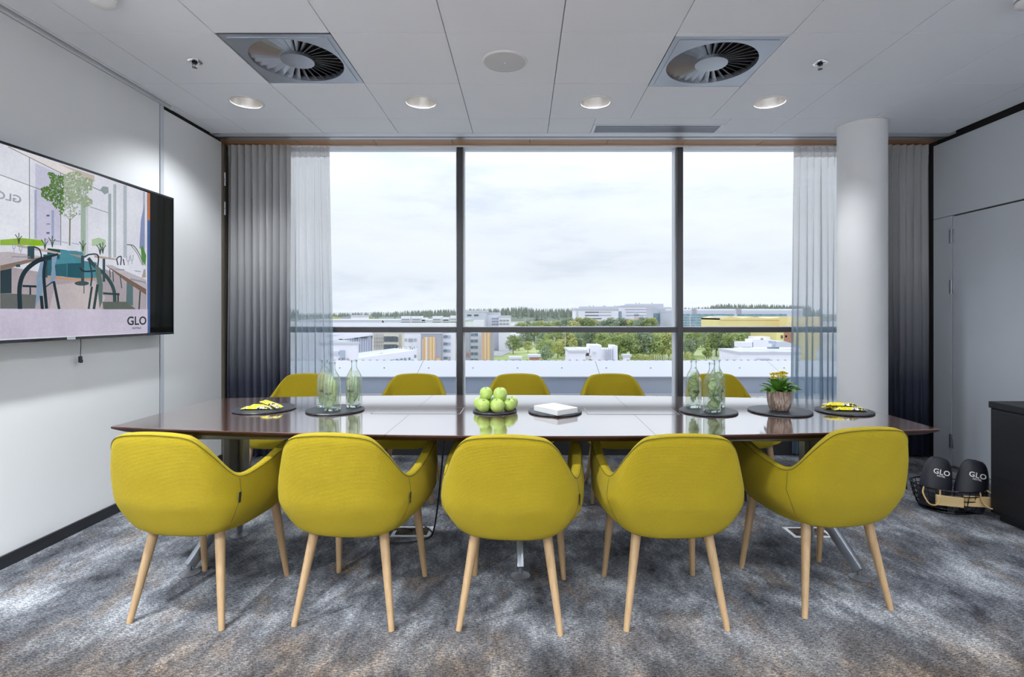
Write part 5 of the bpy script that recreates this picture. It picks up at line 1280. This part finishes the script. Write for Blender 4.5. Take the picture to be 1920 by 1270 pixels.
for x0, x1, y0, y1, n_ in ((1083, 1106, 654, 662, 'upper_block'), (1105, 1128, 647.5, 678, 'stair_tower'), (1128, 1150, 655, 680, 'side_block'), (1148, 1158, 649, 680, 'chimney_block'), (1098, 1108, 668, 680, 'low_block')): box_on(r9, x0, x1, y0, y1, 'facade_white', n_, -1.0, 4)
for k in range(5): box_on(r9, 1133 + k * 4, 1133.8 + k * 4, 652, 677, 'facade_lavender', 'pipe', -.5, .8)
box_on(r9, 1100, 1108, 669, 674, 'facade_cream', 'window', -.7, .8); box_on(r9, 1112, 1118, 660, 664, 'facade_lavender', 'window', -.7, .8)
bld('brick_chimney', 'small brick box with white lid on the roof below', 993, 1011, 670, 685, 50, 1.2, 'facade_brick', (), 'white_sheet_metal', 'chimney')
bld('vent_box', 'flat grey vent box beside the brick box', 956.5, 976, 674, 685, 50, 1.2, 'roof_grey', (), 'white_sheet_metal', 'vent')
bld('vent_box', 'small white vent box before the yellowish bushes', 1171, 1181, 669, 685, 50, 0.8, 'facade_white', (), 'white_sheet_metal', 'vent')
# column side of the view
g9 = bld('glass_office', 'long teal glass office building with pale roof storey', 1262, 1505, 586, 625, 520, 50, 'facade_lavender', (), 'facade_lavender')
box_on(g9, 1262, 1505, 579.5, 587, 'facade_white', 'roof_storey', -2, 30)
for x0, x1 in ((1298, 1306), (1381, 1390)): box_on(g9, x0, x1, 580, 588, 'facade_grey', 'lift_tower', .4, 5)
for k in range(5):
    for x0, x1 in ((1277, 1293), (1295, 1376), (1382, 1475)): box_on(g9, x0, x1, 589 + k * 5, 592.6 + k * 5, 'teal_glass', 'window_band', .3, .1)
yb = bld('yellow_hall', 'pale yellow hall with a wavy roof line above the transom', 1350, 1476, 597, 632, 380, 40, 'facade_yellow', (), None)
fascia(yb, [(1350, 597), (1368, 593.5), (1392, 596.5), (1410, 594), (1440, 597), (1476, 594.5), (1476, 600), (1350, 600)], 380, 40, 'facade_yellow', 'wavy_top')
fascia(yb, [(1350, 594.8), (1362, 592.5), (1380, 595), (1350, 596.5)], 384, 20, 'roof_grey', 'roof_sheet')
bld('yellow_hall', 'pale yellow block behind the sheer curtain beside the yellow hall', 1477, 1540, 594, 632, 360, 12, 'facade_yellow', ((1480, 1486, 604, 609, 'facade_cream'),), None)
bld('yellow_apartments', 'yellow apartment house with brick corner and small windows', 1456, 1530, 622, 690, 260, 30, 'facade_yellow', ((1464, 1467.5, 629, 635, 'dark_glass'), (1470, 1487, 624, 650, 'facade_brick', 'brick_bay'), (1472, 1475, 629, 633, 'pale_glass'), (1484, 1486, 629, 633, 'pale_glass')), 'facade_yellow')
w9 = bld('white_roofs', 'stepped white industrial roof with vents beside the park trees', 1388, 1500, 664, 690, 75, 8, 'facade_white', (), 'white_sheet_metal')
for x0, x1, y0, y1, d0, n_, m_ in ((1390, 1500, 654, 664, 6, 'upper_storey', 'facade_white'), (1411, 1447, 637, 652, 14, 'plant_block', 'facade_white'), (1417, 1444, 632, 640, 16, 'plant_top', 'facade_white'), (1390, 1412, 642, 652, 14, 'side_block', 'facade_white'), (1447, 1492, 646, 654, 18, 'rear_wing', 'facade_lavender')):
    box_on(w9, x0, x1, y0, y1, m_, n_, -d0, d0 + 3)
for x0, x1, y0, y1, m_ in ((1392, 1408, 650, 652.5, 'facade_lavender'), (1440, 1460, 651, 654, 'far_glass'), (1419, 1442, 672, 678, 'facade_lavender'), (1424, 1442, 675, 677, 'far_glass'), (1428, 1430, 634, 638, 'facade_grey')): box_on(w9, x0, x1, y0, y1, m_, 'window', .2, .3)
for x0, x1, y0 in ((1398, 1404, 663), (1412, 1419, 662), (1436, 1450, 661), (1466, 1480, 663), (1450, 1456, 640)): box_on(w9, x0, x1, y0, y0 + 5, 'roof_grey' if x0 != 1450 else 'pale_glass', 'roof_vent', -2, 3.5)
fl_ = fascia(w9, [(1452, 641), (1470, 640), (1500, 650), (1500, 654), (1452, 652)], 93, 6, 'facade_lavender', 'pitched_roof')

# trees
def crown_mesh(seed, mat, kind):
    rnd = random.Random(seed); b = MB(); clumps = []
    for k in range(34):
        if kind == 'round':
            a = rnd.uniform(0, 2 * PI); z = rnd.uniform(0.28, 0.92); rr_ = 0.36 * math.sqrt(max(0, 1 - ((z - .58) / .40) ** 2)) * rnd.uniform(.35, 1); s_ = rnd.uniform(.10, .16)
        elif kind == 'slim':
            a = rnd.uniform(0, 2 * PI); z = rnd.uniform(0.12, 0.97); rr_ = 0.20 * (1.02 - z) ** .6 * rnd.uniform(.2, 1); s_ = 0.09 * (1.25 - z)
        else:
            a = rnd.uniform(0, 2 * PI); z = rnd.uniform(0.1, 0.75); rr_ = 0.5 * math.sqrt(max(0, 1 - ((z - .35) / .45) ** 2)) * rnd.uniform(.3, 1); s_ = rnd.uniform(.12, .2)
        clumps.append((Vector((rr_ * math.cos(a), rr_ * math.sin(a), z)), s_))
    for c, s_ in clumps:
        for k in range(42):
            d = Vector((rnd.gauss(0, 1), rnd.gauss(0, 1), rnd.gauss(0, 1))).normalized(); p = c + d * s_ * rnd.uniform(.6, 1.05)
            u = d.orthogonal().normalized(); u.rotate(Matrix.Rotation(rnd.uniform(0, 6.28), 3, d)); u = (u + d * rnd.uniform(-.5, .5)).normalized(); v = d.cross(u).normalized(); q = rnd.uniform(.022, .042)
            b.add([p - u * q, p + v * q * .7, p + u * q, p - v * q * .7], [(0, 1, 2, 3)])
    me = bpy.data.meshes.new('foliage'); me.from_pydata(b.v, [], b.f); me.materials.append(MATS[mat]); return me
tk = MB().tube([(0, 0, 0), (0.004, 0, .3), (-.004, 0, .75)], [.022, .015, .006], 7); tko = tk.build('trunk', 'trunk_bark', None, 60); trunk_me = tko.data; bpy.data.objects.remove(tko)
CM = {('leaf_green', 'round'): [crown_mesh(k, 'leaf_green', 'round') for k in (1, 2)], ('leaf_dark', 'round'): [crown_mesh(k, 'leaf_dark', 'round') for k in (3, 4)],
      ('leaf_yellow', 'round'): [crown_mesh(k, 'leaf_yellow', 'round') for k in (5, 6)], ('leaf_dark', 'slim'): [crown_mesh(7, 'leaf_dark', 'slim')], ('leaf_green', 'slim'): [crown_mesh(8, 'leaf_green', 'slim')], ('leaf_yellow', 'slim'): [crown_mesh(12, 'leaf_yellow', 'slim')],
      ('leaf_yellow', 'bush'): [crown_mesh(9, 'leaf_yellow', 'bush')], ('leaf_green', 'bush'): [crown_mesh(10, 'leaf_green', 'bush')], ('leaf_dark', 'bush'): [crown_mesh(11, 'leaf_dark', 'bush')]}
rt = random.Random(21)
LABT = {'leaf_green': 'mid green leafy park tree', 'leaf_dark': 'dark greyish green park tree', 'leaf_yellow': 'pale yellowish green park tree'}
def tree(px, ytop, ybase, mat, kind, where, grp, wfac=1.0):
    D = (CAMZ - GZ) * F / (ybase - CY); h = (ybase - ytop) * D / F; x = (px - CX) * D / F
    nm = {'round': 'leafy_tree', 'slim': 'slender_tree', 'bush': 'bush'}[kind]
    lab = (LABT[mat] if kind == 'round' else LABT[mat].replace('leafy park tree', 'slender tree').replace('park tree', 'slender tree') if kind == 'slim' else LABT[mat].replace('leafy park tree', 'bush').replace('park tree', 'bush')) + ' ' + where
    r = thing(nm, lab, 'tree' if kind != 'bush' else 'bush', (x, D, GZ), rt.uniform(0, 6.28), grp); r.scale = (h * wfac, h * wfac, h)
    link('foliage', rt.choice(CM[(mat, kind)]), r); 
    if kind != 'bush': link('trunk', trunk_me, r)
G1 = 'park trees seen through the middle pane'; G2 = 'park trees seen through the pane beside the plant'; G3 = 'trees above the transom before the offices'
mid = [(962, 628, 664, 'leaf_green', 'round'), (973, 632, 658, 'leaf_dark', 'round'), (985, 618, 650, 'leaf_dark', 'round'), (997, 616, 648, 'leaf_green', 'round'), (990, 640, 662, 'leaf_yellow', 'round'), (1010, 614, 650, 'leaf_dark', 'slim'), (1022, 616, 652, 'leaf_dark', 'round'), (1035, 616, 655, 'leaf_green', 'round'),
       (1021, 634, 676, 'leaf_green', 'round'), (1024, 648, 682, 'leaf_dark', 'round'), (1046, 614, 655, 'leaf_dark', 'slim'), (1052, 618, 668, 'leaf_green', 'slim'), (1046, 636, 672, 'leaf_yellow', 'round'), (1062, 616, 668, 'leaf_yellow', 'slim'), (1068, 622, 665, 'leaf_green', 'round'), (1076, 626, 674, 'leaf_yellow', 'slim'), (1088, 614, 658, 'leaf_dark', 'round'), (1100, 618, 668, 'leaf_dark', 'round'),
       (1112, 614, 664, 'leaf_green', 'round'), (1126, 620, 668, 'leaf_yellow', 'round'), (1136, 622, 672, 'leaf_green', 'round'), (1146, 618, 660, 'leaf_dark', 'round'), (1160, 626, 678, 'leaf_green', 'round'), (1170, 618, 672, 'leaf_yellow', 'round'), (1182, 624, 678, 'leaf_green', 'round'), (1194, 616, 672, 'leaf_dark', 'round'), (1206, 620, 678, 'leaf_dark', 'round'), (1218, 616, 670, 'leaf_dark', 'round'), (1230, 622, 678, 'leaf_green', 'round'), (1242, 618, 674, 'leaf_green', 'round'), (1254, 620, 678, 'leaf_yellow', 'round')]
for t in mid: tree(*t, 'seen through the middle pane', G1, 1.15)
for px in (1178, 1190, 1203, 1216, 1229, 1242): tree(px, 661 + rt.uniform(-2, 2), 684, 'leaf_yellow', 'bush', 'low behind the parapet in the middle pane', G1, 1.0)
right = [(1284, 620, 668, 'leaf_green', 'round'), (1290, 636, 672, 'leaf_dark', 'round'), (1298, 634, 668, 'leaf_dark', 'round'), (1306, 616, 655, 'leaf_green', 'round'), (1326, 634, 672, 'leaf_green', 'slim'), (1316, 616, 652, 'leaf_green', 'round'), (1334, 616, 660, 'leaf_dark', 'round'), (1343, 620, 668, 'leaf_green', 'round'), (1352, 616, 664, 'leaf_dark', 'round'), (1360, 618, 668, 'leaf_green', 'round'), (1370, 616, 670, 'leaf_dark', 'round'), (1380, 620, 676, 'leaf_green', 'round'), (1374, 640, 682, 'leaf_dark', 'slim'), (1384, 646, 682, 'leaf_green', 'slim'), (1394, 616, 664, 'leaf_dark', 'round'), (1406, 618, 660, 'leaf_green', 'round'), (1420, 616, 655, 'leaf_dark', 'round'), (1434, 618, 655, 'leaf_green', 'round'), (1446, 620, 652, 'leaf_dark', 'round'), (1480, 634, 655, 'leaf_yellow', 'round'), (1284, 656, 682, 'leaf_yellow', 'bush'), (1294, 660, 682, 'leaf_green', 'bush')]
for t in right: tree(*t, 'seen through the pane beside the plant', G2, 1.15)
for px in list(range(975, 1226, 8)): tree(px + rt.uniform(-3, 3), rt.uniform(595, 602) if px > 1040 else rt.uniform(599, 605), 630 + rt.uniform(0, 3), rt.choice(['leaf_green', 'leaf_yellow', 'leaf_dark']), 'round', 'in the belt before the white offices', G3, 1.1)
for px, yt in ((1300, 603), (1313, 606), (1363, 603), (1396, 602), (1402, 603), (1416, 603)): tree(px, yt, 625, rt.choice(['leaf_yellow', 'leaf_dark']), 'round', 'before the yellow hall and glass office', G3, 1.3)
for px in (628, 640, 676, 684, 692): tree(px, 595, 617, 'leaf_yellow', 'round', 'on the horizon behind the white hall', G3, 1.4)

# distant conifer forest: uncountable
fo = MB(); rf = random.Random(5)
def spruce(x, y, z, h):
    w = h * rf.uniform(.13, .2); n_ = 6
    for (z0, z1, ww) in ((0.0, .55, 1), (.3, .8, .75), (.55, 1.0, .5)):
        o = len(fo.v); a0 = rf.uniform(0, 1)
        fo.v += [(x + w * ww * math.cos(2 * PI * j / n_ + a0), y + w * ww * math.sin(2 * PI * j / n_ + a0), z + h * z0 + rf.uniform(-.04, .04) * h) for j in range(n_)] + [(x, y, z + h * z1)]
        for j in range(n_): fo.f.append((o + j, o + (j + 1) % n_, o + n_)); fo.mi.append(0)
def ridge(px): # top line of the forest in picture rows
    P = [(560, 590), (690, 587), (760, 584), (830, 581), (880, 580), (930, 580), (975, 576), (1010, 580), (1060, 580), (1090, 578), (1270, 578), (1320, 577), (1345, 571), (1400, 571), (1460, 572), (1520, 574)]
    for (a, ya), (b, yb_) in zip(P[:-1], P[1:]):
        if a <= px <= b: return ya + (yb_ - ya) * (px - a) / (b - a)
    return 580
for k in range(2600):
    px = rf.uniform(540, 1540); D = rf.uniform(1000, 1300)
    yt = ridge(px) + rf.uniform(-2.5, 6) + (D - 1000) / 300 * -0.5
    top = CAMZ + (CY - yt) * D / F; h = rf.uniform(13, 18)
    spruce((px - CX) * D / F, D, top - h, h)
fo_o = fo.build('conifer_forest', 'conifer', None, 0); fo_o['kind'] = 'stuff'; fo_o['label'] = 'dark conifer forest along the horizon'; fo_o['category'] = 'forest'
hl = MB(); hl.grid([[(x, 1400 + dy, z + (6 * noise.noise((x * .002, dy * .01, 3)))) for x in range(-900, 901, 60)] for dy, z in ((-420, -20), (-380, -5), (0, 0), (300, 0))])
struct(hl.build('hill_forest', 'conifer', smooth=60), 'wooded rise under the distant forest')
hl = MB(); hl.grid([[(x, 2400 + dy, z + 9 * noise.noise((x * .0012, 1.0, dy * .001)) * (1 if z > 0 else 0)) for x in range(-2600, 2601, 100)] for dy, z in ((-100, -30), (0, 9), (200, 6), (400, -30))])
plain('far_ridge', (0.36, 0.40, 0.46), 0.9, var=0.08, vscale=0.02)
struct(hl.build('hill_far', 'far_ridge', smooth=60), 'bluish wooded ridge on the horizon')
# light masts in the park
for x, y0, y1 in ((1004.5, 632, 664), (1007, 636, 664), (1060, 622, 672), (985, 598, 640), (1337, 655, 676)):
    D = (CAMZ - GZ) * F / (y1 - CY); a = W(x, y1, D)
    m_ = thing('light_mast', 'thin pale light mast among the park trees', 'mast', tuple(a), 0, 'light masts in the park')
    h = (y1 - y0) * D / F; MB().cone((0, 0, 0), (0, 0, h), .16, .10, 6).build('pole', 'facade_white', m_, 40); MB().rbox((-.5, -.15, h), (.5, .15, h + .25), .05, 1).build('lamp_head', 'facade_lavender', m_, 0)
